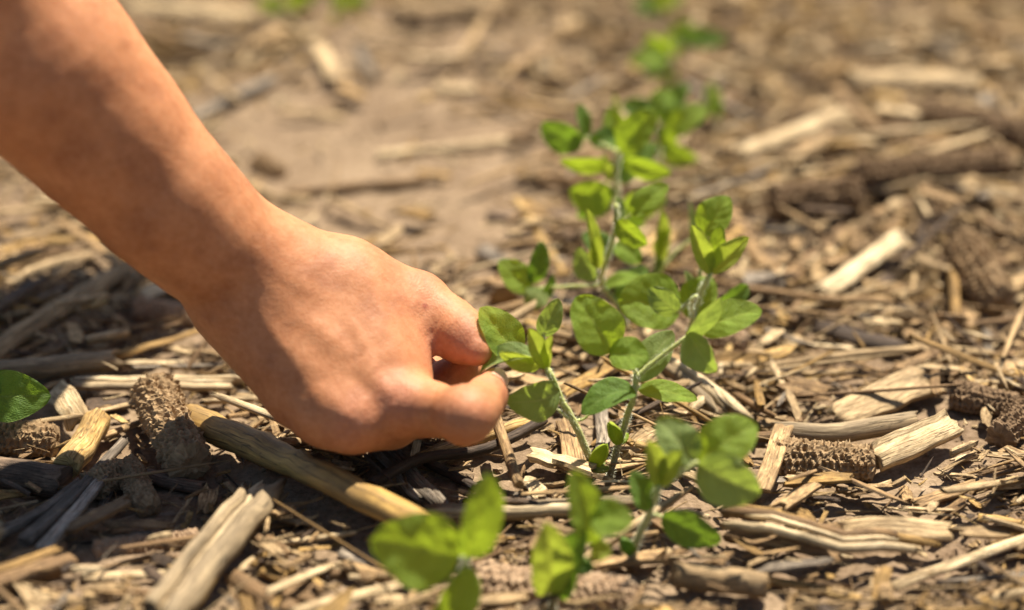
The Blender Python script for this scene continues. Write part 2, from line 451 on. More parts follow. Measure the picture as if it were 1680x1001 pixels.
def surface_nets(sdf, lo, hi, h, B=8, band=1.25):
    n = (np.ceil((hi - lo) / h / B).astype(int)) * B + 1
    nb = (n - 1) // B
    bc = np.stack(np.meshgrid(*[np.arange(k) for k in nb], indexing='ij'), -1).reshape(-1, 3)
    ctr = lo + (bc + 0.5) * B * h
    dc = np.concatenate([sdf(c) for c in np.array_split(ctr, max(1, len(ctr) // 200000))])
    S = np.where(dc < 0, -1.0, 1.0).astype(np.float32).reshape(nb)
    Fd = np.ones(n, np.float32)
    Fd[:-1, :-1, :-1] = np.repeat(np.repeat(np.repeat(S, B, 0), B, 1), B, 2)
    actv = (np.abs(dc) < B * h * band).reshape(nb)
    mask = np.zeros(n, bool)
    mb = np.repeat(np.repeat(np.repeat(actv, B, 0), B, 1), B, 2)
    for dx in (0, 1):
        for dy in (0, 1):
            for dz in (0, 1):
                mask[dx:dx + mb.shape[0], dy:dy + mb.shape[1], dz:dz + mb.shape[2]] |= mb
    idx = np.argwhere(mask)
    vals = np.concatenate([sdf(lo + c * h) for c in np.array_split(idx, max(1, len(idx) // 200000))])
    Fd[mask] = vals
    ins = Fd < 0
    c8 = np.zeros(tuple(n - 1), np.uint8)
    for dx in (0, 1):
        for dy in (0, 1):
            for dz in (0, 1):
                c8 += ins[dx:n[0] - 1 + dx, dy:n[1] - 1 + dy, dz:n[2] - 1 + dz]
    cells = np.argwhere((c8 > 0) & (c8 < 8))
    vid = -np.ones(tuple(n - 1), np.int64); vid[tuple(cells.T)] = np.arange(len(cells))
    acc = np.zeros((len(cells), 3)); cnt = np.zeros(len(cells))
    co = np.array([(a, b, c) for a in (0, 1) for b in (0, 1) for c in (0, 1)])
    for a in range(8):
        for b in range(a + 1, 8):
            if np.abs(co[a] - co[b]).sum() != 1: continue
            fa, fb = Fd[tuple((cells + co[a]).T)], Fd[tuple((cells + co[b]).T)]
            m = (fa < 0) != (fb < 0); t = fa[m] / (fa[m] - fb[m])
            acc[m] += co[a] + t[:, None] * (co[b] - co[a]); cnt[m] += 1
    V = lo + (cells + acc / cnt[:, None]) * h
    Q = []
    for ax in range(3):
        o1, o2 = (ax + 1) % 3, (ax + 2) % 3
        s0 = [slice(None)] * 3; s1 = [slice(None)] * 3
        s0[ax] = slice(0, -1); s1[ax] = slice(1, None)
        ed = np.argwhere(ins[tuple(s0)] != ins[tuple(s1)])
        ed = ed[(ed[:, o1] > 0) & (ed[:, o2] > 0) & (ed[:, o1] < n[o1] - 1) & (ed[:, o2] < n[o2] - 1)]
        e1 = np.zeros(3, int); e1[o1] = 1; e2 = np.zeros(3, int); e2[o2] = 1
        q = np.stack([vid[tuple((ed - e1 - e2).T)], vid[tuple((ed - e2).T)], vid[tuple(ed.T)], vid[tuple((ed - e1).T)]], 1)
        fl = ~ins[tuple(ed.T)]
        q[fl] = q[fl][:, ::-1]; Q.append(q)
    return V, np.vstack(Q)
def project(V, it=2, e=2e-4):
    for _ in range(it):
        d = hand_sdf(V); g = np.stack([hand_sdf(V + np.eye(3)[a] * e) - d for a in range(3)], 1) / e
        V = V - g * (np.clip(d, -.001, .001) / np.maximum((g * g).sum(1), .2))[:, None]
    return V, g / (np.linalg.norm(g, axis=1)[:, None] + 1e-9)
def ridge(x0, y0, x1, y1, wd, am):      # lay the line on the skin, following the view ray down to it
    P = []
    for x, y in ((x0, y0), (x1, y1)):
        d = np.linspace(.80, .95, 400); L_ = np.array([W(x, y, k) for k in d]); f = hand_sdf(L_)
        P.append(L_[np.argmax(f < 0)])
    return (P[0], P[1], wd, am)
RIDGES += [ridge(*q) for q in ((500, 520, 585, 590, 4.2, .85), (585, 590, 645, 655, 3.8, .9), (455, 545, 520, 630, 4.2, .7), (520, 630, 578, 695, 3.8, .8),
                               (420, 575, 480, 650, 4.6, .45), (560, 505, 600, 570, 2.6, .3), (600, 570, 612, 640, 2.4, .3), (480, 450, 560, 505, 2.8, .25), (610, 470, 690, 500, 3.2, .3), (575, 520, 606, 585, 2.0, .35), (606, 585, 640, 650, 2.2, .3), (430, 520, 500, 620, 2.2, .4), (500, 620, 545, 690, 2.2, .35))]
pts = np.array([q for c in DIG + [arm, upper] for q, r in c])
lo, hi = pts.min(0) - .062, pts.max(0) + .062
HV, HF = surface_nets(hand_sdf, lo, hi, 0.0013)
HV, HN = project(HV, 2)
red = np.zeros(len(HV))
for q, s, a in ((W(653, 665, .876), .010, 1.0), (W(583, 696, .872), .010, .9), (W(768, 690, .860), .010, .7), (W(770, 560, .897), .010, .7), (W(805, 640, .889), .010, .7), (W(690, 480, .9), .012, .5), (W(690, 575, .9), .012, .6)):
    red = np.maximum(red, a * np.exp(-(np.linalg.norm(HV - q, axis=1) / s) ** 2))
sp0 = HV[np.argmin(np.hypot(*[a - b for a, b in zip(to_px(HV)[:2], (698, 503))]) + 1e5 * (to_px(HV)[2] > .912))]
spot = np.exp(-(np.linalg.norm(HV - sp0, axis=1) / .0012) ** 4) * .8
person_o = np.array([-.36, .05, 0.0])
pm = mesh('person', HV - person_o, HF, 'skin')
for nme, val in (('red', red), ('spot', spot)):
    at = pm.attributes.new(nme, 'FLOAT', 'POINT'); at.data.foreach_set('value', val.astype(np.float32))
person = tag(link('person', pm, None, person_o), 'bare tanned forearm and right hand pinching a leaf of a seedling', 'person')
e0 = arm[-1][0]; sd_ = unit(SHADOW_SHOULDER - e0)
SV, SF, SU = sweep(spline([e0 + sd_ * .035, e0 + sd_ * .2, SHADOW_SHOULDER], 40), circle(1.0, 36, .02, 3), .039 * (1 + .05 * np.sin(np.arange(40) * 1.3) * np.sin(np.arange(40) * .37)) * np.where(np.arange(40) > 36, (40 - np.arange(40)) / 4.2 + .1, 1), cap=True)
link('unseen_shadow_sleeve', mesh('unseen_shadow_sleeve', SV - person_o, SF, 'cloth', SU), person)  # sleeve out of view, added to cast the shadow at the left edge
def nail(tip, prev, out, wid, ln):
    ax = unit(tip - prev); out = unit(out - ax * (out @ ax)); sd = np.cross(ax, out)
    V = []; n = 9
    for i in range(n):
        for j in range(n):
            u, v = i / (n - 1), j / (n - 1) * 2 - 1
            rr = wid * (1 - .25 * u ** 4); th = v * 1.05
            V.append(tip + ax * (u - .78) * ln + (sd * math.sin(th) + out * math.cos(th)) * rr)
    V = np.array(V); V, N = project(V, 6)
    V = V + N * 0.00035
    F = [(i * n + j, i * n + j + 1, (i + 1) * n + j + 1, (i + 1) * n + j) for i in range(n - 1) for j in range(n - 1)]
    o = link('fingernail', mesh('fingernail', V - person_o, F, 'nail'), person)
CU, CR, CF = np.array([0, SP, CP]), np.array([1.0, 0, 0]), np.array([0, CP, -SP])
nail(index[-1][0], index[-2][0], CR * .55 - CU * .05 - CF * .85, .0062, .0092)
nail(thumb[-1][0], thumb[-2][0], CR * .55 + CU * .35 + CF * .9, .008, .011)
nail(middle[-1][0], middle[-2][0], CR * .3 - CU * .2 + CF * 1.0, .007, .010)

# ------------------------------------------------------------------ SEEDLINGS
def tube(P, r0, r1, n=9, m=14, seed=0, wob=0.0):
    Q = spline(P, m)
    if wob:
        g = np.random.default_rng(seed); Q[1:-1] += g.normal(0, wob, (m - 2, 3))
    sc = np.linspace(r0, r1, m)
    return sweep(Q, circle(1.0, n), sc, seed=seed)
def leaf_geo(B, T, wid, roll=0., fold=.25, bend=.10, curl=0.0, pucker=1.0, seed=0, nu=26, nv=18, wav=1.0, crk=1.0):
    g = np.random.default_rng(seed)
    a = T - B; L = np.linalg.norm(a); a = a / L
    v = unit(CAM - (B + T) / 2); n = unit(v - a * (v @ a)); s = np.cross(a, n)
    th = R(roll); n, s = n * math.cos(th) + s * math.sin(th), s * math.cos(th) - n * math.sin(th)
    V, UV = [], []
    p1, p2 = g.uniform(0, 6.3, 2)
    for i in range(nu + 1):
        u = i / nu
        sh = (math.sin(math.pi * min(u ** 0.86, 1)) ** 0.56) if 0 < u < 1 else 0.0
        sh = max(sh, .03)
        for j in range(nv + 1):
            q = j / nv * 2 - 1; x = q * sh * wid * .5 * (1 + .03 * math.sin(9 * u + p1))
            h = 1.5 * fold * abs(x) * (1 - .35 * abs(q)) + bend * L * (4 * u * (1 - u)) - curl * L * u * u
            ph = (u * 5 - abs(q) * 1.8) % 1.0
            h += pucker * .00020 * (math.sin(math.pi * ph) - .5) * min(1, 3 * (1 - abs(q))) * min(1, 4 * abs(q)) * wid / .022
            h += wav * .035 * wid * math.sin(8 * u + p2 + (2 if q > 0 else 0)) * abs(q) ** 2
            h += wav * .012 * wid * math.sin(19 * u + p1 * 2 + 3 * q) * abs(q)
            h += crk * .0011 * float(vnoise(np.float64(u * L / .0042 + p1 * 9), np.float64(x / .0036 + p2 * 7), seed)) * min(1, 5 * (1 - abs(q)) + .3)
            V.append(B + a * u * L + s * x + n * h); UV.append((u, q * .5 + .5))
    k = nv + 1
    F = [(i * k + j, i * k + j + 1, (i + 1) * k + j + 1, (i + 1) * k + j) for i in range(nu) for j in range(nv)]
    return np.array(V), F, UV
def hairs(P, r, n, seed, ln=.0013):
    g = np.random.default_rng(seed); Q = spline(P, 60); T, A, B = frames(Q); V, F = [], []
    for k in range(n):
        i = g.integers(1, 59); th = g.uniform(0, 2 * math.pi)
        o = A[i] * math.cos(th) + B[i] * math.sin(th); c = Q[i] + o * r * .9 + T[i] * g.uniform(-.0004, .0004)
        t = c + o * ln * g.uniform(.6, 1.3) + T[i] * g.uniform(-.3, .6) * ln; s = np.cross(o, T[i]) * .00007
        b = len(V); V += [c - s, c + s, t]; F.append((b, b + 1, b + 2))
    return V, F
SEED = [0]
def plant(base, label, parts, group='soybean seedlings in the row', stem='stem', cat='seedling'):
    bp = on_ground(*base); yb = bp[1]
    root = bpy.data.objects.new('soybean_seedling', None); COL.objects.link(root); root.location = bp
    root.empty_display_size = .02
    tag(root, label, cat, group)
    pt = lambda q: at_plane(q[0], q[1], yb + (q[2] if len(q) > 2 else 0) * MM)
    for p in parts:
        SEED[0] += 1; sd = SEED[0]
        if p[0] in ('stem', 'petiole'):
            _, pp, r0, r1 = p
            P = [pt(q) for q in pp]
            if p[0] == 'stem': P = [bp + np.array([0, 0, -.006])] + P
            V, F, UV = tube(P, r0 * MM, r1 * MM, seed=sd, wob=.00012)
            o = link(p[0], mesh(p[0], V - bp, F, stem if p[0] == 'stem' else 'petiole', UV), root)
            L = sum(np.linalg.norm(b - a) for a, b in zip(P[:-1], P[1:]))
            hv, hf = hairs(P, (r0 + r1) / 2 * MM, int(L / .0001 * 1.6), sd)
            kind(link('stem_hair', mesh('stem_hair', np.array(hv) - bp, hf, 'hair', smooth=False), o), 'stuff').matrix_parent_inverse = Matrix()
        elif p[0] == 'cotyledon':
            b, t, wpx = p[1:4]
            B, T = pt(b), pt(t); L = np.linalg.norm(T - B); wd = wpx / 4.3 * MM
            V, F, UV = leaf_geo(B, T, wd, 0, .1, .12, 0, 0, sd, 12, 10, .2)
            o = link('cotyledon', mesh('cotyledon', V - bp, F, p[4] if len(p) > 4 else 'cotyledon', UV), root)
            md = o.modifiers.new('thick', 'SOLIDIFY'); md.thickness = .0016; md.offset = 0
        else:
            _, b, t, wpx, kw = p
            B, T = pt(b), pt(t); T = B + (T - B) * 1.04; kw = dict(kw); mt = kw.pop('m', 'leaf')
            V, F, UV = leaf_geo(B, T, 1.08 * wpx / 4.3 * MM, seed=sd, **kw)
            link('leaf', mesh('leaf', V - bp, F, mt, UV), root)
    return root
Y, D, S = 'leaf_young', 'leaf_dark', 'leaf_soft'
plant((975, 778), 'soybean seedling whose leaf is pinched between the thumb and forefinger', [
    ('stem', [(972, 765), (945, 700), (918, 650), (898, 606)], 1.55, 1.25),
    ('cotyledon', (972, 765, -1), (996, 728, -3), 24), ('cotyledon', (968, 766, -2), (1000, 768, -4), 16, 'leaf_soft'),
    ('petiole', [(938, 690), (915, 672, -3), (905, 655, -4)], .55, .5), ('petiole', [(938, 690), (955, 688, 3), (968, 678, 5)], .6, .5),
    ('leaf', (918, 640, -2), (838, 662, -10), 66, dict(roll=-28, fold=.2, bend=.18, curl=.12, m=S)),
    ('petiole', [(898, 606), (880, 588, 0), (866, 580, 0)], .8, .6), ('petiole', [(898, 606), (893, 560, 8), (893, 545, 8)], .6, .5),
    ('leaf', (850, 590, 5), (790, 508, 12), 62, dict(roll=24, fold=.30, bend=.05)),
    ('leaf', (884, 585, -2), (787, 606, 1), 40, dict(roll=48, fold=.5, bend=.16, curl=.1, m=S)),
    ('leaf', (890, 600, -1), (822, 578, -4), 30, dict(roll=-30, fold=.3, bend=.10, m=Y)),
    ('leaf', (895, 603, -3), (868, 542, -5), 30, dict(roll=20, fold=.5, bend=-.04, m=Y)),
    ('leaf', (899, 602, -2), (906, 553, -4), 24, dict(roll=-40, fold=.6, bend=.04, m=Y)),
    ('leaf', (888, 552, 8), (915, 492, 12), 36, dict(roll=15, fold=.35, bend=.03, m=S, pucker=2.0)),
])
plant((1000, 785), 'soybean seedling with purple stem base and two flat opposite leaves beside the pinched seedling', [
    ('stem', [(1003, 770), (1022, 705), (1040, 648), (1044, 612)], 1.35, 1.1),
    ('cotyledon', (1016, 725, -1), (1000, 694, -3), 22), ('cotyledon', (1016, 728, 2), (1030, 712, 5), 12),
    ('leaf', (1042, 640, -1), (957, 672, -8), 58, dict(roll=42, fold=.22, bend=.14, curl=.1, m=D)),
    ('leaf', (1046, 640, 2), (1140, 656, 2), 40, dict(roll=-40, fold=.15, bend=.08, m='leaf')),
    ('petiole', [(1044, 612), (1034, 596, -3), (1022, 588, -4)], .6, .5),
    ('leaf', (1005, 578, -4), (948, 490, 2), 76, dict(roll=12, fold=.22, bend=.06, m='leaf')),
    ('leaf', (1000, 580, -6), (1062, 588, -9), 54, dict(roll=-20, fold=.2, bend=.10, m='leaf')),
    ('leaf', (1046, 625, 2), (1102, 546, 10), 56, dict(roll=-25, fold=.18, bend=.05, m=S)),
    ('petiole', [(1044, 618), (1075, 592, 2), (1128, 552, 2)], .95, .75),
    ('leaf', (1128, 556, 0), (1180, 490, -4), 34, dict(roll=38, fold=.35, bend=.03, m=S)),
    ('leaf', (1150, 545, 2), (1246, 510, 4), 56, dict(roll=-24, fold=.20, bend=.12, m='leaf')),
    ('leaf', (1130, 545, -3), (1172, 608, -10), 52, dict(roll=30, fold=.35, bend=.10, m=S)),
], stem='stem_purple')
plant((1118, 628), 'soybean seedling with a large dark round leaf and an upright trio of young leaves', [
    ('stem', [(1120, 610), (1132, 540), (1150, 480), (1166, 448)], 1.3, 1.0),
    ('leaf', (1118, 500, -4), (1018, 494, -4), 94, dict(roll=10, fold=.16, bend=.10, m='leaf')),
    ('leaf', (1112, 512, -12), (1066, 474, -13), 44, dict(roll=-10, fold=.2, bend=.08, m=S)),
    ('petiole', [(1142, 486, -12), (1125, 500, -12), (1110, 512, -12)], .7, .6), ('petiole', [(1142, 486, -12), (1135, 500, -5), (1138, 520, 0)], .7, .7),
    ('leaf', (1126, 520, 2), (1168, 458, 8), 62, dict(roll=-12, fold=.2, bend=.08, m='leaf')),
    ('leaf', (1180, 500, 6), (1226, 470, 12), 38, dict(roll=30, fold=.4, bend=.06, m=D)),
    ('leaf', (1132, 490, 10), (1124, 446, 12), 26, dict(roll=55, fold=.4, bend=.06, m=S)),
    ('leaf', (1166, 448), (1136, 372, -3), 36, dict(roll=24, fold=.45, bend=-.05, m=Y)),
    ('leaf', (1166, 446), (1226, 392, -2), 40, dict(roll=-24, fold=.45, bend=-.04, m=Y)),
    ('leaf', (1168, 440, 3), (1182, 370, 5), 30, dict(roll=5, fold=.35, bend=.02, m='leaf')),
    ('leaf', (1152, 385, 16), (1196, 326, 20), 58, dict(roll=-15, fold=.25, bend=.08, pucker=2.0, m='leaf')),
    ('petiole', [(1140, 520, 6), (1150, 440, 14), (1150, 385, 16)], .8, .6),
])
plant((1040, 575), 'soybean seedling with a small leaf cluster reaching sideways to the tip of the forefinger', [
    ('stem', [(1036, 560), (1012, 500), (986, 465), (1000, 410), (1012, 370), (1010, 335)], 1.3, .9),
    ('petiole', [(986, 468), (940, 470, 0), (895, 472, 2), (865, 474, 2)], .8, .55),
    ('leaf', (868, 478, 2), (820, 430, 5), 50, dict(roll=18, fold=.25, bend=.08)),
    ('leaf', (872, 466, 4), (888, 398, 10), 38, dict(roll=28, fold=.4, bend=.04, m=D)),
    ('leaf', (892, 475, 0), (866, 505, -5), 42, dict(roll=10, fold=.2, bend=.1, m=S)),
    ('leaf', (890, 492, 0), (906, 452, 3), 24, dict(roll=40, fold=.4, bend=.04, m=D)),
    ('leaf', (974, 462, 4), (950, 408, 10), 44, dict(roll=-34, fold=.2, bend=.08, m=S)),
    ('leaf', (986, 478, 3), (1052, 456, 6), 34, dict(roll=-50, fold=.2, bend=.12)),
    ('leaf', (978, 440, 0), (962, 346, -2), 28, dict(roll=40, fold=.6, bend=.02, m=Y)),
    ('leaf', (980, 440, -2), (984, 384, -3), 26, dict(roll=-20, fold=.6, bend=.02, m=Y)),
    ('leaf', (1016, 500, 8), (1060, 440, 14), 46, dict(roll=-24, fold=.25, bend=.08, m=D)),
    ('leaf', (1005, 420, 10), (958, 384, 14), 42, dict(roll=16, fold=.22, bend=.1, m=D)),
    ('leaf', (1008, 400, 8), (1050, 430, 4), 40, dict(roll=-20, fold=.25, bend=.1)),
    ('leaf', (1010, 370, 0), (1012, 324, 4), 30, dict(roll=50, fold=.4, bend=.05, m=S)),
    ('leaf', (1012, 362, -2), (1060, 400, -8), 40, dict(roll=25, fold=.3, bend=.12)),
    ('leaf', (1035, 352, 2), (1094, 305, 6), 42, dict(roll=-20, fold=.22, bend=.08)),
    ('petiole', [(1010, 375, 0), (1022, 362, 1), (1035, 352, 2)], .7, .5),
])
plant((1074, 520), 'slender soybean seedling with folded yellow buds behind the large round leaf', [
    ('stem', [(1074, 500), (1078, 450), (1082, 425)], 1.0, .8),
    ('leaf', (1076, 440, 0), (1084, 346, 2), 32, dict(roll=40, fold=.6, bend=.03, m=Y)),
    ('leaf', (1080, 420, -1), (1100, 376, 0), 28, dict(roll=-30, fold=.6, bend=.03, m=Y)),
    ('leaf', (1074, 455, 0), (1082, 420, -2), 20, dict(roll=35, fold=.4, bend=.03, m=S)),
    ('petiole', [(1078, 450), (1108, 415, 4), (1132, 395, 6)], .8, .6),
    ('leaf', (1132, 400, 6), (1130, 334, 10), 24, dict(roll=55, fold=.4, bend=.05, m=S)),
])
plant((1034, 455), 'tall soybean seedling out of focus with leaves spread around a pale upright stem', [
    ('stem', [(1034, 430), (1022, 360), (1010, 300), (1014, 245)], 1.4, 1.2),
    ('leaf', (1006, 330, 0), (938, 312, -3), 66, dict(roll=-15, fold=.2, bend=.12, m='leaf')),
    ('leaf', (1022, 340, 4), (1090, 320, 8), 56, dict(roll=20, fold=.2, bend=.12, m='leaf')),
    ('leaf', (1004, 268, 0), (922, 264, -2), 34, dict(roll=-30, fold=.2, bend=.12, m='leaf')),
    ('leaf', (1022, 262, 0), (1098, 284, -3), 40, dict(roll=25, fold=.2, bend=.14, m='leaf')),
    ('leaf', (1016, 300, 6), (1076, 238, 10), 54, dict(roll=-30, fold=.22, bend=.08, m=D)),
    ('leaf', (1020, 330, 10), (1052, 372, 6), 46, dict(roll=20, fold=.2, bend=.1, m=D)),
    ('leaf', (1004, 310, 8), (950, 355, 4), 44, dict(roll=-20, fold=.2, bend=.1, m=D)),
    ('leaf', (1012, 245, 12), (1000, 178, 16), 46, dict(roll=16, fold=.25, bend=.08, m='leaf')),
    ('leaf', (1000, 300, -3), (988, 255, -5), 22, dict(roll=35, fold=.5, bend=.03, m=Y)),
    ('leaf', (1018, 250, -2), (1072, 182, 0), 60, dict(roll=-12, fold=.22, bend=.06, m='leaf')),
    ('petiole', [(1014, 250), (985, 235, 6), (960, 225, 10)], .8, .6),
    ('leaf', (1012, 226, 10), (968, 232, 6), 40, dict(roll=10, fold=.2, bend=.1, m=D)),
    ('leaf', (955, 240, 10), (890, 205, 14), 56, dict(roll=-20, fold=.2, bend=.1, m=D)),
    ('leaf', (958, 232, 12), (948, 172, 18), 34, dict(roll=45, fold=.4, bend=.05, m=D)),
])
plant((1078, 340), 'soybean seedling out of focus behind the tall pale stemmed seedling', [
    ('stem', [(1078, 300), (1080, 240), (1078, 205)], 1.2, 1.0),
    ('leaf', (1076, 190, 0), (1022, 172, 4), 44, dict(roll=15, fold=.2, bend=.1, m=D)),
    ('leaf', (1072, 185, 2), (1100, 150, 8), 46, dict(roll=-10, fold=.2, bend=.1, m='leaf')),
    ('leaf', (1090, 222, 0), (1160, 178, 2), 52, dict(roll=-14, fold=.22, bend=.18, m='leaf')),
    ('leaf', (1088, 205, -2), (1112, 255, -8), 36, dict(roll=30, fold=.3, bend=.1, m='leaf')),
    ('leaf', (1082, 200, 6), (1128, 140, 10), 46, dict(roll=-20, fold=.2, bend=.1, m=D)),
    ('leaf', (1074, 240, 6), (1030, 268, 2), 44, dict(roll=10, fold=.2, bend=.1, m=D)),
    ('leaf', (1086, 250, 6), (1142, 262, 2), 40, dict(roll=10, fold=.2, bend=.1, m='leaf')),
    ('leaf', (1006, 215, 0), (1008, 158, 2), 18, dict(roll=30, fold=.5, bend=.05, m='leaf')),
    ('petiole', [(1078, 215), (1042, 214, 0), (1006, 214, 0)], .7, .5),
])
plant((1178, 235), 'small bluish green sprout out of focus beyond the seedlings', [
    ('stem', [(1178, 205), (1168, 175)], .9, .7),
    ('leaf', (1170, 190, 0), (1164, 136, 2), 40, dict(roll=20, fold=.3, bend=.05, m=S)),
    ('leaf', (1172, 195, 0), (1182, 165, -2), 22, dict(roll=-20, fold=.3, bend=.05, m=D)),
])
plant((1102, 160), 'blurred soybean seedling far along the row with one drooping dark leaf', [
    ('stem', [(1100, 130), (1098, 92)], 1.6, 1.3),
    ('leaf', (1098, 94, 0), (1035, 104, -4), 50, dict(roll=30, fold=.2, bend=.15, m='leaf')),
    ('leaf', (1100, 88, 2), (1062, 62, 6), 46, dict(roll=-20, fold=.2, bend=.12, m='leaf')),
    ('leaf', (1112, 62, 0), (1188, 66, -2), 46, dict(roll=-12, fold=.22, bend=.12, m=D)),
    ('petiole', [(1098, 95), (1104, 75), (1113, 63)], .9, .7),
    ('leaf', (1100, 90, 6), (1128, 34, 10), 46, dict(roll=-14, fold=.2, bend=.1, m='leaf')),
    ('leaf', (1096, 100, 4), (1060, 124, 0), 40, dict(roll=14, fold=.2, bend=.1, m=D)),
    ('leaf', (1090, 140, 0), (1106, 110, 0), 26, dict(roll=10, fold=.3, bend=.05, m='leaf')),
])
plant((1086, 62), 'farthest blurred soybean seedling at the end of the visible row', [
    ('stem', [(1086, 40), (1084, 10)], 1.4, 1.1),
    ('leaf', (1084, 14, 0), (1040, 6, 0), 44, dict(roll=20, fold=.2, bend=.12, m=D)),
    ('leaf', (1085, 18, 0), (1090, -20, 2), 44, dict(roll=-10, fold=.2, bend=.1, m=Y)),
    ('leaf', (1087, 14, 0), (1120, -8, 0), 40, dict(roll=-30, fold=.2, bend=.1, m='leaf')),
])
plant((482, 60), 'blurred green weed sprout on the bare soil behind the arm', [
    ('stem', [(480, 45), (470, 15)], 1.2, 1.0),
    ('leaf', (472, 12, 0), (420, 4, 0), 34, dict(roll=10, fold=.2, bend=.1, m='leaf')),
    ('leaf', (474, 10, 0), (520, -15, 0), 44, dict(roll=-10, fold=.2, bend=.1, m='leaf')),
    ('leaf', (478, 50, 0), (492, 66, -4), 22, dict(roll=-10, fold=.2, bend=.1, m='leaf')),
], group='weed sprouts beyond the arm')
plant((556, 42), 'blurred yellowish weed sprout beside the greener sprout behind the arm', [
    ('stem', [(556, 30), (558, 8)], 1.1, .9),
    ('leaf', (556, 14, 0), (548, 34, -6), 22, dict(roll=10, fold=.2, bend=.1, m=Y)),
    ('leaf', (558, 10, 0), (604, -4, 0), 36, dict(roll=-10, fold=.2, bend=.1, m='leaf')),
    ('leaf', (558, 8, 0), (540, -20, 0), 34, dict(roll=20, fold=.2, bend=.1, m='leaf')),
], group='weed sprouts beyond the arm')
plant((1034, 930), 'blurred soybean seedling nearer the camera with three broad leaves on a leaning stem', [
    ('stem', [(1038, 905), (1062, 850), (1082, 795)], 1.5, 1.2),
    ('cotyledon', (1036, 905, -1), (1020, 884, -4), 22, 'leaf_dark'),
    ('petiole', [(1082, 800), (1112, 778, 0), (1145, 758, 0)], 1.0, .8),
    ('leaf', (1140, 760, 2), (1082, 690, 10), 58, dict(roll=10, fold=.2, bend=.08, m=S)),
    ('leaf', (1146, 755, 4), (1238, 698, 10), 72, dict(roll=-10, fold=.25, bend=.12, m='leaf')),
    ('leaf', (1144, 762, 0), (1244, 808, -8), 76, dict(roll=16, fold=.2, bend=.12, m=S)),
    ('leaf', (1082, 796, 0), (1062, 726, -2), 36, dict(roll=30, fold=.4, bend=.03, m=Y)),
    ('leaf', (1084, 794, 0), (1120, 742, -2), 36, dict(roll=-25, fold=.4, bend=.05, m=Y)),
    ('leaf', (1062, 838, -2), (1036, 776, 2), 40, dict(roll=28, fold=.3, bend=.08, m=D)),
    ('leaf', (1085, 848, 0), (1180, 886, -6), 50, dict(roll=14, fold=.15, bend=.10, m=D)),
    ('petiole', [(1062, 842), (1074, 844), (1086, 848)], .7, .6),
])
plant((900, 1010), 'blurred soybean seedling with yellow green leaves directly below the pinched seedling', [
    ('stem', [(908, 985), (930, 925), (955, 880)], 1.5, 1.2),
    ('leaf', (975, 892, 0), (940, 776, 4), 54, dict(roll=18, fold=.25, bend=.08, m='leaf')),
    ('leaf', (968, 850, 0), (1036, 856, -4), 54, dict(roll=-15, fold=.25, bend=.12, m='leaf')),
    ('leaf', (905, 975, -3), (895, 862, -8), 62, dict(roll=14, fold=.3, bend=.08, m=Y)),
    ('leaf', (915, 980, 0), (958, 872, -2), 56, dict(roll=-26, fold=.3, bend=.08, m=D)),
    ('leaf', (968, 905, 0), (1002, 905, -2), 34, dict(roll=-20, fold=.3, bend=.08, m=Y)),
    ('cotyledon', (935, 925, 0), (972, 932, -3), 26, 'leaf_dark'),
])
plant((757, 1050), 'blurred bright seedling nearest the camera at the end of the golden stalk', [
    ('stem', [(752, 1015), (758, 960), (765, 912)], 1.5, 1.2),
    ('leaf', (756, 912, 0), (614, 885, -4), 104, dict(roll=-8, fold=.22, bend=.10, m='leaf')),
    ('leaf', (768, 915, 0), (800, 780, 4), 62, dict(roll=26, fold=.35, bend=.05, m='leaf')),
    ('leaf', (772, 930, -2), (718, 1030, -8), 58, dict(roll=-26, fold=.3, bend=.10, m='leaf')),
])
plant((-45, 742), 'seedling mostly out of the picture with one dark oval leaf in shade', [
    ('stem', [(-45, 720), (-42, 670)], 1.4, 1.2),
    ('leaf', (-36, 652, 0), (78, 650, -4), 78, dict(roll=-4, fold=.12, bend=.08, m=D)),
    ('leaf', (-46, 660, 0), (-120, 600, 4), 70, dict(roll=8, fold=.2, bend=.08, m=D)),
    ('leaf', (-42, 665, -2), (18, 612, 6), 40, dict(roll=-24, fold=.3, bend=.08, m=D)),
])

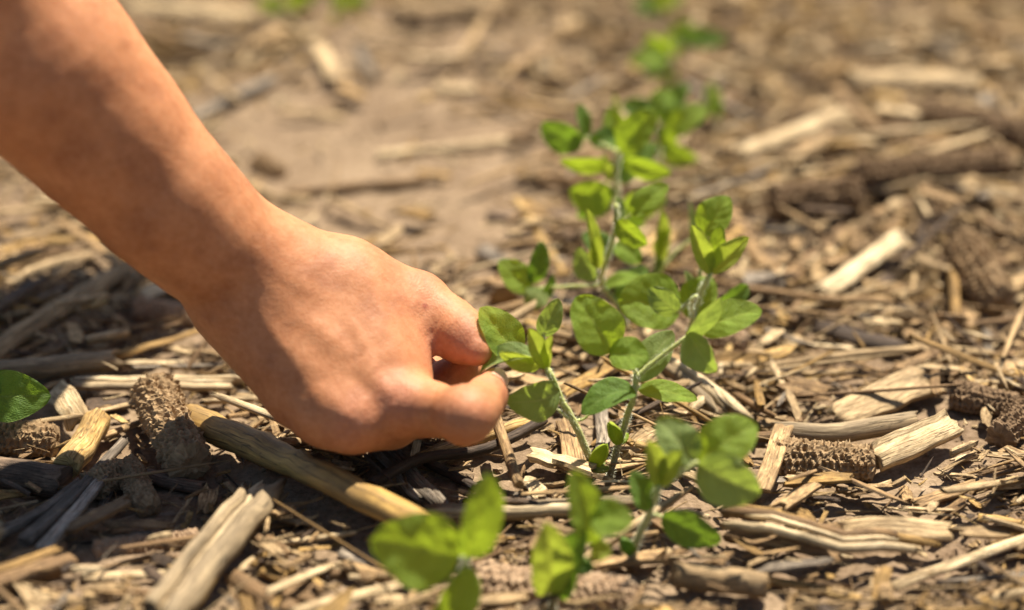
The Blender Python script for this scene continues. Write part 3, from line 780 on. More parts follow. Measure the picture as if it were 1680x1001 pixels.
# ------------------------------------------------------------------ HERO RESIDUE (each piece where the photo shows it)
SEGS = []
LAND = []                                # landmarks for describing the small pieces: (x, y, phrase)
def px_w(wpx, p):                        # width in photo pixels at a point -> metres
    return wpx / FPX * to_px(p)[2]
HN_ = [0]
def stick(name, pts, wpx, cls, label, form='round', up=0.0, taper=(1, 1), node=(), jag=.25, cat=None, group=None, flat=None, strands=0, twist=0.0, arc=2.6, turn=0.0):
    HN_[0] += 1; sd = HN_[0]
    g = np.random.default_rng(1000 + sd)
    mid = on_ground(*pts[len(pts) // 2][:2]); wd = px_w(wpx, mid); r = wd / 2
    P = [on_ground(q[0], q[1], r * (.75 if form in ('round', 'split') else .35) + up + .0015 + (q[2] * MM if len(q) > 2 else 0)) for q in pts]
    c = np.mean(P, axis=0); L = sum(np.linalg.norm(b - a) for a, b in zip(P[:-1], P[1:]))
    m = int(np.clip(L / .006, 7, 34)); Q = spline(P, m)
    Q[1:-1] += g.normal(0, r * .05, (m - 2, 3))
    sc = np.linspace(taper[0], taper[1], m) * (1 + g.normal(0, .025, m))
    for nd in node: sc = sc * (1 + .16 * np.exp(-((np.linspace(0, 1, m) - nd) / .05) ** 2))
    root = None
    if form == 'round':
        prof = circle(r, 16, .07, sd); prof[:, 1] *= .92
    elif form == 'half':
        prof = shell(r, arc, r * .28, 8, .05, sd)
    elif form == 'flat':
        th = (flat if flat else .22) * r
        xs = np.linspace(-1, 1, 6); top = np.stack([xs * r, th * (1 + .5 * g.uniform(-1, 1, 6))], 1)
        bot = np.stack([xs[::-1] * r, -th * (1 + .3 * g.uniform(-1, 1, 6))], 1); prof = np.vstack([bot[::-1], top[::-1]])
    elif form == 'split':
        prof = None
    def put(nm, V, F, UV, parent=None, cl=cls):
        return link(nm, mesh(nm, V - c, F, cl, UV * [60, 60] * np.array([.35, 1.0]), smooth=True), parent, c if parent is None else None)
    if form == 'split':                  # a stalk split lengthwise into strands
        root = bpy.data.objects.new(name, None); COL.objects.link(root); root.location = c; root.empty_display_size = .01
        n = strands or 3
        T, A, B = frames(Q)
        for k in range(n):
            off = (k - (n - 1) / 2) / n * 1.75 * r
            f0, f1 = (0, 1) if k == 0 else (g.uniform(0, .12), g.uniform(.86, 1))
            a, b = int(f0 * (m - 1)), max(int(f1 * (m - 1)), int(f0 * (m - 1)) + 3)
            Qk = Q[a:b + 1] + B[a:b + 1] * off + A[a:b + 1] * g.uniform(-.3, .3) * r
            Qk = Qk + B[a:b + 1] * (np.linspace(-1, 1, len(Qk)) * g.normal(0, r * .22))[:, None]
            pr = circle(r / n * (g.uniform(.6, 1.7) if name == 'corn_husk' else g.uniform(1.1, 1.6)), 10, .20, sd * 7 + k); pr[:, 1] *= 1.15
            V, F, UV = sweep(Qk, pr, sc[a:b + 1] * (1 - .6 * np.clip(np.abs(np.linspace(-1, 1, b + 1 - a)) - .82, 0, 1) / .18 * g.uniform(.3, 1)), jag=r * jag * 1.3, seed=sd * 7 + k)
            put('strand', V, F, UV + [k * .3, 0], root, cl=['pale', 'golden', 'tan', 'pale', 'weathered'][(k + sd) % 5] if name == 'corn_husk' else cls)
        o = root
    else:
        V, F, UV = sweep(Q, prof, sc, jag=r * jag * 1.6, seed=sd, twist=twist, turn=turn)
        o = put(name, V, F, UV + [sd * .17, 0])
        md = o.modifiers.new('soften', 'BEVEL'); md.width = r * .06; md.segments = 1; md.limit_method = 'ANGLE'; md.angle_limit = R(50)
    for a_, b_ in zip(P[:-1], P[1:]): SEGS.append((a_[0], a_[1], b_[0], b_[1], r))
    tag(o, label, cat or name.replace('_', ' '), group)
    LAND.append((c[0], c[1], label))
    return o
SP_ = 'corn stalk pieces lying on the soil'
ST_ = 'loose straws lying on the soil'
def stalk(pts, w, cls, label, **k): return stick('corn_stalk', pts, w, cls, label, cat='corn stalk', group=SP_, **k)
def straw(pts, w, cls, label, **k):
    k.setdefault('form', 'half'); return stick('straw', pts, w, cls, label, cat='straw', group=ST_, **k)
def chip(pts, w, cls, label, **k):
    k.setdefault('form', 'flat'); return stick('residue_chip', pts, w, cls, label, cat='chip', group='flat residue chips', **k)
def husk(pts, w, cls, label, **k):
    k.setdefault('form', 'flat'); k.setdefault('flat', .13); k.setdefault('turn', -.55); return stick('corn_husk', pts, w, cls, label, cat='corn husk', group='dry husk strips', **k)

# left side
stalk([(-40, 602), (80, 520), (228, 432)], 36, 'pale', 'long pale stalk slanting up from the shade towards the forearm')
stalk([(-60, 612), (60, 604), (190, 590)], 36, 'weathered', 'thick weathered stalk lying level in shade above the dark oval leaf', jag=.5, up=.003)
straw([(186, 586), (260, 566), (348, 538)], 24, 'golden', 'golden split straw continuing from the broken end of the thick weathered stalk', taper=(1, .5), up=.004)
chip([(205, 594), (300, 595)], 12, 'pale', 'short bright white straw sliver between the golden straw and the split stalk', up=.003)
stalk([(118, 628), (260, 630), (412, 632)], 30, 'weathered', 'bright pale split stalk lying level just left of the hand above the large brown cob', form='split', strands=3, up=.004)
straw([(30, 697), (130, 682), (238, 658)], 12, 'pale', 'thin pale straw crossing the top of the large brown cob', up=.009)
husk([(88, 640), (112, 660, 5), (128, 696)], 44, 'pale', 'curled pale husk band beside the dark oval leaf', up=.005)
stalk([(108, 768), (140, 725), (160, 690)], 46, 'golden', 'short hollow stalk with golden rim standing behind the dark splinters', jag=.15, up=.004)
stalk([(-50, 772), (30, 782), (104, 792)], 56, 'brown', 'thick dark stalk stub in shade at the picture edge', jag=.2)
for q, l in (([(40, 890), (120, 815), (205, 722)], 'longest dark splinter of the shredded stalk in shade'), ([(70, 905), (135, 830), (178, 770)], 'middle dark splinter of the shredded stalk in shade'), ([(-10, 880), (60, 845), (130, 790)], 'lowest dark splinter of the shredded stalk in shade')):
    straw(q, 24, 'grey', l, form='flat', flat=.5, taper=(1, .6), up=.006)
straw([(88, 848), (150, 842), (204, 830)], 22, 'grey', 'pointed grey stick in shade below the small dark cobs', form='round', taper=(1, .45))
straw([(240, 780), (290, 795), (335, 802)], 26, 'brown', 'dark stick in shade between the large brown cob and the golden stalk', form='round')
stalk([(308, 684, 1), (440, 742, 3), (560, 798, 8), (730, 880, 12)], 54, 'cane', 'big golden brown stalk running diagonally under the hand towards the nearest seedling', taper=(1.0, .86), node=(.30,), jag=.1, up=.004)
stalk([(432, 796), (360, 885), (285, 985), (262, 1020)], 72, 'weathered', 'thick pale stalk with a split shaded end standing near the golden diagonal stalk', node=(.62,), jag=.45, up=.006, form='split', strands=3)
straw([(440, 815), (372, 905), (318, 990)], 22, 'golden', 'golden strip peeling off the thick tan split stalk', form='flat', flat=.5, up=.009)
chip([(-30, 960), (40, 935), (112, 912)], 70, 'tan', 'chunky tan slab at the near corner below the shaded cobs', flat=.5)
straw([(-20, 938), (40, 920), (96, 900)], 18, 'golden', 'golden strip lying along the chunky tan slab', form='flat', up=.012)
straw([(136, 948), (200, 945), (272, 942)], 22, 'pale', 'short level straw touching the thick tan stalk near the camera')
stalk([(376, 946), (430, 975), (486, 1006)], 42, 'tan', 'blunt tan stalk stub beside the thick split stalk', form='half')
chip([(436, 930), (474, 946)], 44, 'golden', 'golden square flake on the near soil beside the blunt stub')
chip([(458, 962), (525, 975)], 50, 'tan', 'pale orange flake just below the golden square flake')
straw([(480, 1008), (560, 985), (655, 962)], 26, 'pale', 'bright cream half stalk at the bottom edge below the golden stalk', up=.004)
straw([(500, 944), (560, 942), (626, 942)], 16, 'tan', 'slim tan straw above the bright cream half stalk', form='round')
chip([(560, 905), (650, 935)], 36, 'grey', 'greyish flake leaning beside the large blurred leaf')
chip([(490, 902), (542, 898)], 10, 'golden', 'tiny golden strip on the sunlit edge of the hand shadow', up=.004)
# centre
stalk([(620, 722), (672, 782), (732, 842)], 44, 'grey', 'cracked grey stalk end under the curled fingers', form='split', strands=4, up=.002)
straw([(610, 794), (690, 752), (800, 736), (892, 688)], 19, 'brown', 'bent brown twig arching below the fingertips', form='round', up=.009)
straw([(814, 684), (832, 740), (852, 796)], 18, 'tan', 'short upright stick leaning in front of the forefinger tip', form='round', up=.012)
straw([(700, 758), (740, 778), (780, 800)], 18, 'brown', 'short brown twig below the arching bent twig', form='round')
straw([(776, 722), (830, 705), (876, 690)], 20, 'golden', 'golden twig just below the forefinger', form='round', up=.004)
stalk([(698, 842), (860, 836), (1042, 822)], 38, 'weathered', 'long pale stalk lying level behind the blurred yellow green leaves', up=.003, form='split', strands=2)
straw([(850, 812), (940, 806), (1046, 800)], 11, 'tan', 'thin tan straw along the top of the long pale stalk', up=.008)
stalk([(915, 650), (975, 618), (1040, 588)], 30, 'golden', 'golden tan stalk sloping behind the purple based seedling', form='half', up=.004)
stalk([(1085, 592), (1145, 632), (1215, 690)], 46, 'weathered', 'tan split stalk sloping down to the cob beyond the purple based seedling', form='split', strands=3, up=.004)
chip([(806, 474), (850, 474)], 50, 'tan', 'round sawn stalk end behind the thumb', flat=.6, up=.002)
chip([(790, 408), (850, 442)], 32, 'grey', 'pale grey chip behind the small leaf cluster')
chip([(890, 488), (960, 500)], 26, 'grey', 'grey blue chip behind the sideways petiole')
chip([(870, 745), (975, 772)], 34, 'pale', 'shredded pale chip left of the stem bases', flat=.3, up=.003)
chip([(850, 620), (925, 640)], 30, 'tan', 'tan chip between the fingertips and the pinched stem')
chip([(930, 690), (945, 760)], 40, 'tan', 'broad tan chip leaning behind the pinched stem')
straw([(985, 660), (990, 720), (985, 750)], 22, 'grey', 'grey upright splinter between the two stems', form='flat', flat=.4)
chip([(1000, 765), (1080, 750)], 30, 'tan', 'tan chip at the foot of the purple stem')
# right side
stalk([(1366, 688), (1440, 655), (1525, 622)], 68, 'pale', 'broad pale stalk slab behind the level pale stalk on the open ground', form='flat', flat=.20, turn=-.35, taper=(.7, 1.0), jag=.42, up=.002)
stalk([(1268, 708), (1380, 710), (1505, 690)], 36, 'weathered', 'rounded pale stalk lying level just above the sharp brown cob', up=.004)
stalk([(1436, 752), (1500, 725), (1562, 694)], 46, 'pale', 'bright cream cut stalk wedged against the end of the sharp brown cob', form='flat', flat=.5, turn=-.5, jag=.12, up=.006)
chip([(1248, 806), (1268, 755), (1286, 700)], 30, 'tan', 'upright tan board against the front end of the sharp brown cob', up=.010)
chip([(1500, 828), (1560, 808), (1616, 790)], 26, 'tan', 'flat tan strip on open soil in front of the cream cut stalk')
straw([(1386, 814), (1420, 804), (1462, 790)], 10, 'pale', 'small bright sliver in front of the sharp brown cob', up=.003)
husk([(1188, 846, 3), (1250, 850, 6), (1320, 868, 4), (1390, 890, 6), (1460, 888, 4), (1540, 902, 2)], 48, 'pale', 'long wavy husk strip lying in front of the sharp brown cob', up=.003, form='split', strands=4)
husk([(1195, 872), (1290, 885, 3), (1380, 905, 1)], 40, 'tan', 'darker husk layer under the long wavy husk strip', up=.002)
husk([(1380, 870, 4), (1450, 862, 6), (1560, 872, 3)], 34, 'pale', 'pale thin husk layer behind the long wavy husk strip', up=.004)
straw([(1462, 966), (1570, 925), (1710, 876)], 26, 'pale', 'long pale straw crossing the near corner', up=.004)
straw([(1605, 850), (1650, 856), (1700, 864)], 22, 'golden', 'golden stub at the picture edge beyond the long pale straw')
stalk([(1105, 942), (1180, 950), (1258, 962)], 46, 'pale', 'pale round stalk piece partly shaded by the leaning seedling', jag=.12, up=.003)
straw([(1250, 952), (1330, 965), (1410, 985)], 22, 'golden', 'golden straw continuing beyond the partly shaded stalk piece')
straw([(1255, 602), (1370, 585), (1505, 572)], 15, 'pale', 'long slightly bent pale straw beyond the two flat leaves', form='round', up=.004)
straw([(1345, 485), (1410, 440), (1475, 392)], 40, 'pale', 'blurred pale half stalk pointing towards the seedlings from the open ground', up=.004)
straw([(1553, 396), (1564, 460), (1568, 522)], 17, 'golden', 'golden curved straw beside the standing blurred cob', form='round', up=.006)
straw([(1290, 496), (1420, 505), (1555, 534)], 20, 'pale', 'weathered straw below the blurred pale half stalk', form='split', strands=2)
stalk([(1208, 256), (1300, 222), (1388, 188)], 38, 'pale', 'blurred bright stick beyond the seedlings', form='half', up=.004)
stalk([(1395, 134), (1500, 136), (1605, 142)], 52, 'pale', 'blurred broad cream stalk farthest on the open ground', form='half', up=.004)
chip([(1440, 186), (1474, 190)], 32, 'pale', 'white blurred stalk end, first of the bright pair', up=.008, flat=.6)
chip([(1476, 192), (1504, 196)], 32, 'pale', 'white blurred stalk end, second of the bright pair', up=.008, flat=.6)
straw([(1375, 150), (1410, 190), (1455, 222)], 24, 'tan', 'blurred tan stick ending at the bright pair', form='round', up=.004)
straw([(1260, 290), (1320, 300), (1410, 265)], 26, 'golden', 'blurred golden strip behind the dark blurred cob')
straw([(1215, 320), (1280, 300), (1345, 280)], 22, 'pale', 'blurred pale strip above the dark blurred cob')
straw([(1200, 350), (1240, 420), (1300, 470)], 26, 'tan', 'blurred tan stick beside the upright trio of leaves', form='round')
straw([(1420, 330), (1360, 400), (1280, 460)], 24, 'tan', 'blurred tan stick lying across the open ground', form='flat')
stalk([(1340, 540), (1420, 560), (1480, 575)], 40, 'brown', 'brown stalk piece beneath the long bent straw', form='half')
straw([(1610, 480), (1618, 530), (1622, 580)], 14, 'grey', 'grey upright fibre strip under the standing blurred cob', form='flat')
straw([(1520, 880), (1430, 868), (1380, 860)], 22, 'brown', 'brown strip behind the long wavy husk strip', form='half')
# back
stalk([(640, 18), (740, 16), (830, 14)], 40, 'pale', 'blurred pale board at the far edge beyond the bare soil', form='half', up=.003)
straw([(215, 16), (310, 24), (420, 36)], 44, 'pale', 'blurred bright husk strip right beside the upper arm edge', up=.004)
straw([(520, 70), (536, 100), (548, 130)], 24, 'pale', 'blurred upright pale chip below the weed sprouts', form='flat', up=.004)
chip([(556, 142), (598, 160)], 20, 'golden', 'small golden flake below the blurred upright pale chip', up=.003)
straw([(310, 200), (370, 168), (450, 130)], 20, 'grey', 'blurred grey straw on the soil beside the forearm', form='round')
straw([(620, 254), (760, 240), (905, 222)], 18, 'pale', 'long blurred straw across the bare soil towards the seedlings')
straw([(470, 318), (590, 305), (700, 296)], 15, 'tan', 'blurred tan straw on the edge of the bare soil patch', form='round')
chip([(686, 282), (740, 288)], 18, 'golden', 'small golden flake beside the long blurred straw', up=.002)
chip([(715, 142), (780, 146)], 26, 'pale', 'pale flake lying alone on the bare soil')
straw([(800, 352), (870, 356), (935, 352)], 22, 'brown', 'brown stick at the corner of the bare soil patch', form='flat')
straw([(855, 330), (890, 352)], 24, 'golden', 'short golden chip leaning on the brown stick', form='flat', up=.003)
straw([(400, 300), (450, 322), (510, 330)], 16, 'pale', 'pale strip right beside the forearm near the dark clod', form='half')
straw([(20, 395), (120, 372), (230, 350)], 20, 'pale', 'uppermost blurred straw of the heap under the forearm', up=.004)
straw([(-20, 420), (60, 400), (170, 392)], 22, 'golden', 'golden blurred straw of the heap under the forearm', up=.003)
straw([(10, 470), (70, 440), (150, 420)], 26, 'pale', 'broad pale straw of the heap under the forearm', up=.003)
straw([(90, 360), (150, 400), (200, 440)], 18, 'tan', 'tan straw slanting across the heap under the forearm', up=.006)
straw([(-30, 350), (50, 345), (130, 330)], 18, 'pale', 'thin pale straw on top of the heap under the forearm', up=.004)
straw([(200, 500), (270, 498), (338, 520)], 22, 'tan', 'tan straw lying close to the wrist', up=.002)

# ------------------------------------------------------------------ corn cobs
def cob(p0, p1, wpx, label, mat='cob', rows=13, up=0.0, seed=0, worn=.25):
    g = np.random.default_rng(300 + seed)
    a = on_ground(*p0[:2]); b = on_ground(*p1[:2]); r = px_w(wpx, (a + b) / 2) / 2
    A0, B0 = on_ground(p0[0], p0[1], r * .8 + up + (p0[2] * MM if len(p0) > 2 else 0)), on_ground(p1[0], p1[1], r * .8 + up + (p1[2] * MM if len(p1) > 2 else 0))
    c = (A0 + B0) / 2; L = np.linalg.norm(B0 - A0); ax = (B0 - A0) / L
    u0 = np.array([0, 0, 1.0]); s = unit(np.cross(ax, u0)); u0 = np.cross(s, ax)
    pitch = 2 * math.pi * r / rows * .62; nc = max(6, int(L / pitch))
    na, nl = rows * 5, nc * 5
    th = np.arange(na) / na * 2 * math.pi; t = np.linspace(0, 1, nl)
    TH, TT = np.meshgrid(th, t)
    q = TH / (2 * math.pi) * rows; row = np.floor(q)
    z = TT * nc + .5 * (row % 2) + .12 * np.sin(row * 3.1)
    fx, fz = (q % 1) - .5, (z % 1) - .5
    idn = _hash(row, np.floor(z), 77 + seed)
    d2 = (fx / .46) ** 2 + (fz / .44) ** 2
    pocket = np.clip(1 - d2, 0, 1)                       # the empty kernel sockets
    rim = np.exp(-((d2 - 1.0) / .35) ** 2) * (.4 + .6 * (fz > 0))
    hgt = -.20 * pocket * (.2 + 1.3 * idn) + .13 * rim * (.1 + 1.6 * _hash(row, np.floor(z), 5 + seed))
    wear = np.clip(fbm(TH * 1.6 + 9, TT * L / r * 1.3, 40 + seed, 2) + worn, 0, .6)
    hgt = hgt * (1.1 - wear) - .12 * wear + .13 * fbm(TH * 9, TT * L / r * 9, 9 + seed, 3) + .10 * fbm(TH * 3, TT * L / r * 3, 19 + seed, 2)
    endr = 1 - .55 * np.clip(np.abs(TT - .5) * 2 - .93, 0, 1) / .07
    bodyr = (1.02 - .14 * TT + .05 * fbm(TH * 0 + 2, TT * 4, 3 + seed, 2)) * endr
    rr = r * bodyr * (.92 + hgt)
    P = A0 + ax * (TT * L)[..., None] + (s * np.cos(TH)[..., None] + u0 * np.sin(TH)[..., None]) * rr[..., None]
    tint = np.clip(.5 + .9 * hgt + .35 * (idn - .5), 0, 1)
    V = P.reshape(-1, 3) - c; F = []
    i0 = (np.arange(nl - 1)[:, None] * na + np.arange(na)[None, :]); i1 = (np.arange(nl - 1)[:, None] * na + (np.arange(na)[None, :] + 1) % na)
    F = np.stack([i0, i1, i1 + na, i0 + na], -1).reshape(-1, 4).tolist()
    V = np.vstack([V, A0 + ax * r * .12 - c, B0 - ax * r * .12 - c]); k = len(V)
    tint = np.concatenate([tint.ravel(), [.25, .25]])
    F += [(k - 2, (j + 1) % na, j) for j in range(na)] + [(k - 1, (nl - 1) * na + j, (nl - 1) * na + (j + 1) % na) for j in range(na)]
    o = link('corn_cob', mesh('corn_cob', V, F, mat, None, tint, smooth=False), None, c)
    tag(o, label, 'corn cob', 'bare corn cobs on the soil'); LAND.append((c[0], c[1], label)); SEGS.append((A0[0], A0[1], B0[0], B0[1], r))
cob((250, 642, 1), (312, 764, 0), 86, 'large brown corn cob lying between the pale split stalk and golden stalk', seed=1, up=.003)
cob((1270, 752), (1438, 760), 72, 'sharp brown corn cob lying in front of the level pale stalk', seed=2)
cob((1262, 332), (1415, 315), 64, 'blurred dark corn cob behind the upright trio of young leaves', 'cob_dark', seed=3, up=.004)
cob((1400, 292), (1660, 268), 64, 'long blurred corn cob beyond the dark blurred one', 'cob_dark', seed=4, up=.004)
cob((1510, 190), (1720, 232), 68, 'blurred corn cob farthest away at the bright white pair', 'cob_dark', seed=5)
cob((1575, 400, 3), (1640, 500), 78, 'blurred corn cob standing beside the golden curved straw', 'cob', seed=6, worn=.15)
cob((208, 765), (246, 836), 54, 'small worn cob in shade beside the pointed grey stick', seed=7, worn=.45)
cob((150, 800), (200, 770), 56, 'dark cob stub in shade behind the shredded splinters', seed=8)
cob((-10, 716), (95, 722), 66, 'dark corn cob in shade under the dark oval leaf', seed=9)
cob((1560, 648), (1670, 668), 58, 'crumbled brown cob beyond the cream cut stalk', 'cob_dark', seed=10, worn=.5)
cob((1640, 720), (1690, 668), 56, 'ridged brown cob at the picture edge beyond the cream cut stalk', 'cob_dark', seed=11)
cob((150, 910), (330, 885), 52, 'tan cob half sunk in the sunlit near soil', 'cob_tan', seed=12, worn=.5, up=-.004)
cob((770, 960), (1050, 985), 92, 'large blurred tan cob below the nearest seedlings', 'cob_tan', seed=13, worn=.6, up=-.008)
cob((420, 268), (462, 290), 44, 'dark clod like cob end on the soil beside the forearm', seed=14, up=-.005)
cob((220, 505), (330, 520), 46, 'half buried cob right behind the wrist', 'cob_tan', seed=15, worn=.5)
cob((1170, 552), (1225, 566), 52, 'small broken cob behind the drooping leaf tip', 'cob_tan', seed=16, worn=.5)

# ------------------------------------------------------------------ SCATTERED RESIDUE
def template(rnd, flake):
    k, m = (8, 5) if flake else (6, 5)
    x = np.linspace(-.5, .5, m)
    if flake:
        a = np.array([-.5, -.2, .2, .5]); prof = np.vstack([np.stack([a, -.5 + rnd.uniform(-.15, .15, 4)], 1), np.stack([a[::-1], .5 + rnd.uniform(-.25, .25, 4)], 1)])
    else:
        a = np.linspace(0, 2 * math.pi, k, endpoint=False) + rnd.uniform(0, 1); prof = .5 * np.stack([np.cos(a), np.sin(a)], 1) * rnd.uniform(.75, 1.1, (k, 1))
    w = (1 - rnd.uniform(.0, .25) * (2 * x) ** 2) * (1 + rnd.uniform(-.35, .35) * x) * rnd.uniform(.88, 1.1, m)
    if not flake and rnd.random() < .4: w = w * (1 - .8 * np.clip(x * 2, 0, 1) ** 2)
    bz, by, tw = rnd.uniform(-1.2, 1.2), rnd.normal(0, .25), rnd.normal(0, .5)
    V = np.zeros((m, k, 3))
    for i in range(m):
        th = tw * x[i]; y, z = prof[:, 0] * w[i], prof[:, 1] * (.7 + .3 * w[i])
        V[i, :, 0] = x[i]; V[i, :, 1] = y + by * (x[i] ** 2 - .08); V[i, :, 2] = z + bz * (x[i] ** 2 - .08) + (y * th if flake else 0)
    jg = .16 if flake else .07
    V[0, :, 0] += rnd.uniform(-jg, jg, k); V[-1, :, 0] += rnd.uniform(-jg, jg, k)
    if flake: V[0, :4, 0] = V[0, :4, 0]; V[0, 4:, 0] = V[0, 3::-1, 0] + rnd.uniform(-.02, .02, 4); V[-1, 4:, 0] = V[-1, 3::-1, 0] + rnd.uniform(-.02, .02, 4)
    UV = np.zeros((m, k, 2)); UV[:, :, 0] = x[:, None]; UV[:, :, 1] = np.linspace(0, 1, k)[None]
    F = [(i * k + j, i * k + (j + 1) % k, (i + 1) * k + (j + 1) % k, (i + 1) * k + j) for i in range(m - 1) for j in range(k)]
    if flake: F += [(3, 2, 5, 4), (2, 1, 6, 5), (1, 0, 7, 6)] + [(q + (m - 1) * k, b + (m - 1) * k, c + (m - 1) * k, d + (m - 1) * k) for q, b, c, d in ((0, 1, 6, 7), (1, 2, 5, 6), (2, 3, 4, 5))]
    else: F += [tuple(range(k))[::-1], tuple(range((m - 1) * k, m * k))]
    return V.reshape(-1, 3), F, UV.reshape(-1, 2)
trnd = np.random.default_rng(4)
TEMPL = {True: [template(trnd, True) for _ in range(26)], False: [template(trnd, False) for _ in range(26)]}
CLS = ['pale', 'tan', 'golden', 'grey', 'brown']
def rotmats(yaw, tilt, roll):
    cy, sy, ct, st, cr, sr = np.cos(yaw), np.sin(yaw), np.cos(tilt), np.sin(tilt), np.cos(roll), np.sin(roll)
    M = np.zeros((len(yaw), 3, 3))                     # Rz * Ry * Rx
    M[:, 0, 0] = cy * ct; M[:, 0, 1] = cy * st * sr - sy * cr; M[:, 0, 2] = cy * st * cr + sy * sr
    M[:, 1, 0] = sy * ct; M[:, 1, 1] = sy * st * sr + cy * cr; M[:, 1, 2] = sy * st * cr - cy * sr
    M[:, 2, 0] = -st; M[:, 2, 1] = ct * sr; M[:, 2, 2] = ct * cr
    return M
def scatter_field(n, flake, seed, lmin, lmax, wmin, wmax, area, lift):
    g = np.random.default_rng(seed)
    x = g.uniform(area[0], area[1], n * 2); y = g.uniform(area[2], area[3], n * 2)
    dens = np.clip(.62 + 1.1 * fbm(x * 13, y * 13, 90, 2), .12, 1) * (1 - .93 * smooth_patch(x, y))
    inf = np.clip(1.25 - np.maximum(np.abs(x) / .45, np.abs(y - .08) / .48) * .8, .25, 1)
    far_thin = 1 - .55 * np.clip((y - .03) / .2, 0, 1) * np.clip(1 - (x - .02) / .12, 0.15, 1)
    keep = g.random(n * 2) < dens * inf * far_thin
    x, y = x[keep], y[keep]; n = len(x)
    Ln0 = None
    Ln = lmin * (lmax / lmin) ** (g.random(n) ** 1.9); Wd = np.minimum(wmin * (wmax / wmin) ** g.random(n) ** 1.3, Ln * (.42 if flake else .3))
    Th = Wd * (g.uniform(.10, .32, n) if flake else g.uniform(.45, .9, n))
    yaw = np.where(g.random(n) < .5, g.normal(.25, .55, n), g.uniform(0, 6.283, n))
    tilt = g.normal(0, .16, n); roll = g.normal(0, .32, n)
    hit = np.zeros(n, bool)
    for ax_, ay_, bx_, by_, hw in SEGS:
        for f in (-.42, -.2, 0, .2, .42):
            qx, qy = x + np.cos(yaw) * Ln * f, y + np.sin(yaw) * Ln * f
            ex, ey = bx_ - ax_, by_ - ay_; t = np.clip(((qx - ax_) * ex + (qy - ay_) * ey) / (ex * ex + ey * ey + 1e-12), 0, 1)
            dx, dy = qx - ax_ - t * ex, qy - ay_ - t * ey
            hit |= (np.abs(dx) < hw * .9) & (dy < hw * .8) & (dy > -hw * 1.0 - .003)
    ok = ~(hit & (g.random(n) < .93))
    x, y, Ln, Wd, Th, yaw, tilt, roll = (q[ok] for q in (x, y, Ln, Wd, Th, yaw, tilt, roll)); n = len(x)
    z = ground_full(x, y) + lift * g.random(n) ** 1.4 + Th * .3 + np.abs(np.sin(tilt)) * Ln * .22
    cl = g.choice(5, n, p=[.34, .41, .15, .025, .075])
    tp = g.integers(0, len(TEMPL[flake]), n)
    return dict(x=x, y=y, z=z, L=Ln, W=Wd, T=Th, M=rotmats(yaw, tilt, roll), yaw=yaw, tilt=tilt, roll=roll, cl=cl, tp=tp, tint=g.random(n), n=n)
NEAR = (-.46, .46, -.40, .62)
FLAKE = scatter_field(15000, True, 21, .005, .033, .0022, .0098, NEAR, .009)
SPLIN = scatter_field(21000, False, 22, .008, .075, .0008, .0058, NEAR, .011)
TINY = scatter_field(24000, False, 23, .003, .013, .0007, .0032, NEAR, .006)
FIB = scatter_field(8000, False, 24, .008, .034, .00022, .0006, NEAR, .013)
WIDE = scatter_field(9000, False, 25, .012, .07, .002, .008, (-2.6, 2.6, -2.2, 3.4), .008)
out = (np.abs(WIDE['x']) > .46) | (WIDE['y'] > .62) | (WIDE['y'] < -.40)

# pieces that show largest become single objects
def visible_score(S):
    px, py, d = to_px(np.stack([S['x'], S['y'], S['z']], 1))
    sc = FPX / d; inside = (px > 8) & (px < 1672) & (py > 8) & (py < 993)
    return np.where(inside, S['L'] * S['W'] * sc * sc * np.where(S['z'] - ground_h(S['x'], S['y']) > .002, 1, .3), 0)
LAB = {}
LANDX = np.array([(a, b) for a, b, _ in LAND])
def short(l):
    return l
NAMES_LM = [
    ((270, 700), 'the large brown cob'), ((1350, 756), 'the sharp brown cob'), ((1335, 322), 'the dark blurred cob'), ((1530, 280), 'the long blurred cob'),
    ((1610, 450), 'the standing blurred cob'), ((1600, 660), 'the crumbled cob'), ((910, 965), 'the large tan cob'), ((240, 895), 'the half sunk tan cob'),
    ((500, 770), 'the golden diagonal stalk'), ((360, 890), 'the thick split stalk'), ((260, 630), 'the pale split stalk'), ((1385, 705), 'the level pale stalk'),
    ((1500, 722), 'the cream cut stalk'), ((1180, 950), 'the partly shaded stalk'), ((870, 835), 'the long pale stalk'), ((1360, 875), 'the wavy husk strip'),
    ((1590, 920), 'the long corner straw'), ((1300, 222), 'the blurred bright stick'), ((1500, 136), 'the broad cream stalk'), ((650, 335), 'the bare soil patch'),
    ((975, 775), 'the pinched stem'), ((1035, 925), 'the leaning near seedling'), ((830, 600), 'the fingertips'), ((440, 275), 'the dark cob end'), ((90, 420), 'the straw heap'),
    ((1410, 440), 'the blurred half stalk'), ((1380, 585), 'the long bent straw'), ((1145, 632), 'the tan split stalk'), ((740, 16), 'the far pale board'), ((1100, 160), 'the drooping far seedling'),
    ((60, 600), 'the thick weathered stalk'), ((570, 985), 'the cream half stalk'), ((40, 935), 'the chunky tan slab'), ((1560, 810), 'the flat tan strip'), ((1240, 430), 'the upright trio'),
    ((760, 240), 'the long blurred straw'), ((310, 24), 'the bright husk strip'), ((150, 790), 'the dark splinters'), ((1650, 130), 'the farthest cob'), ((920, 150), 'the far soil')]
LMP = [(on_ground(*q), n) for q, n in NAMES_LM]
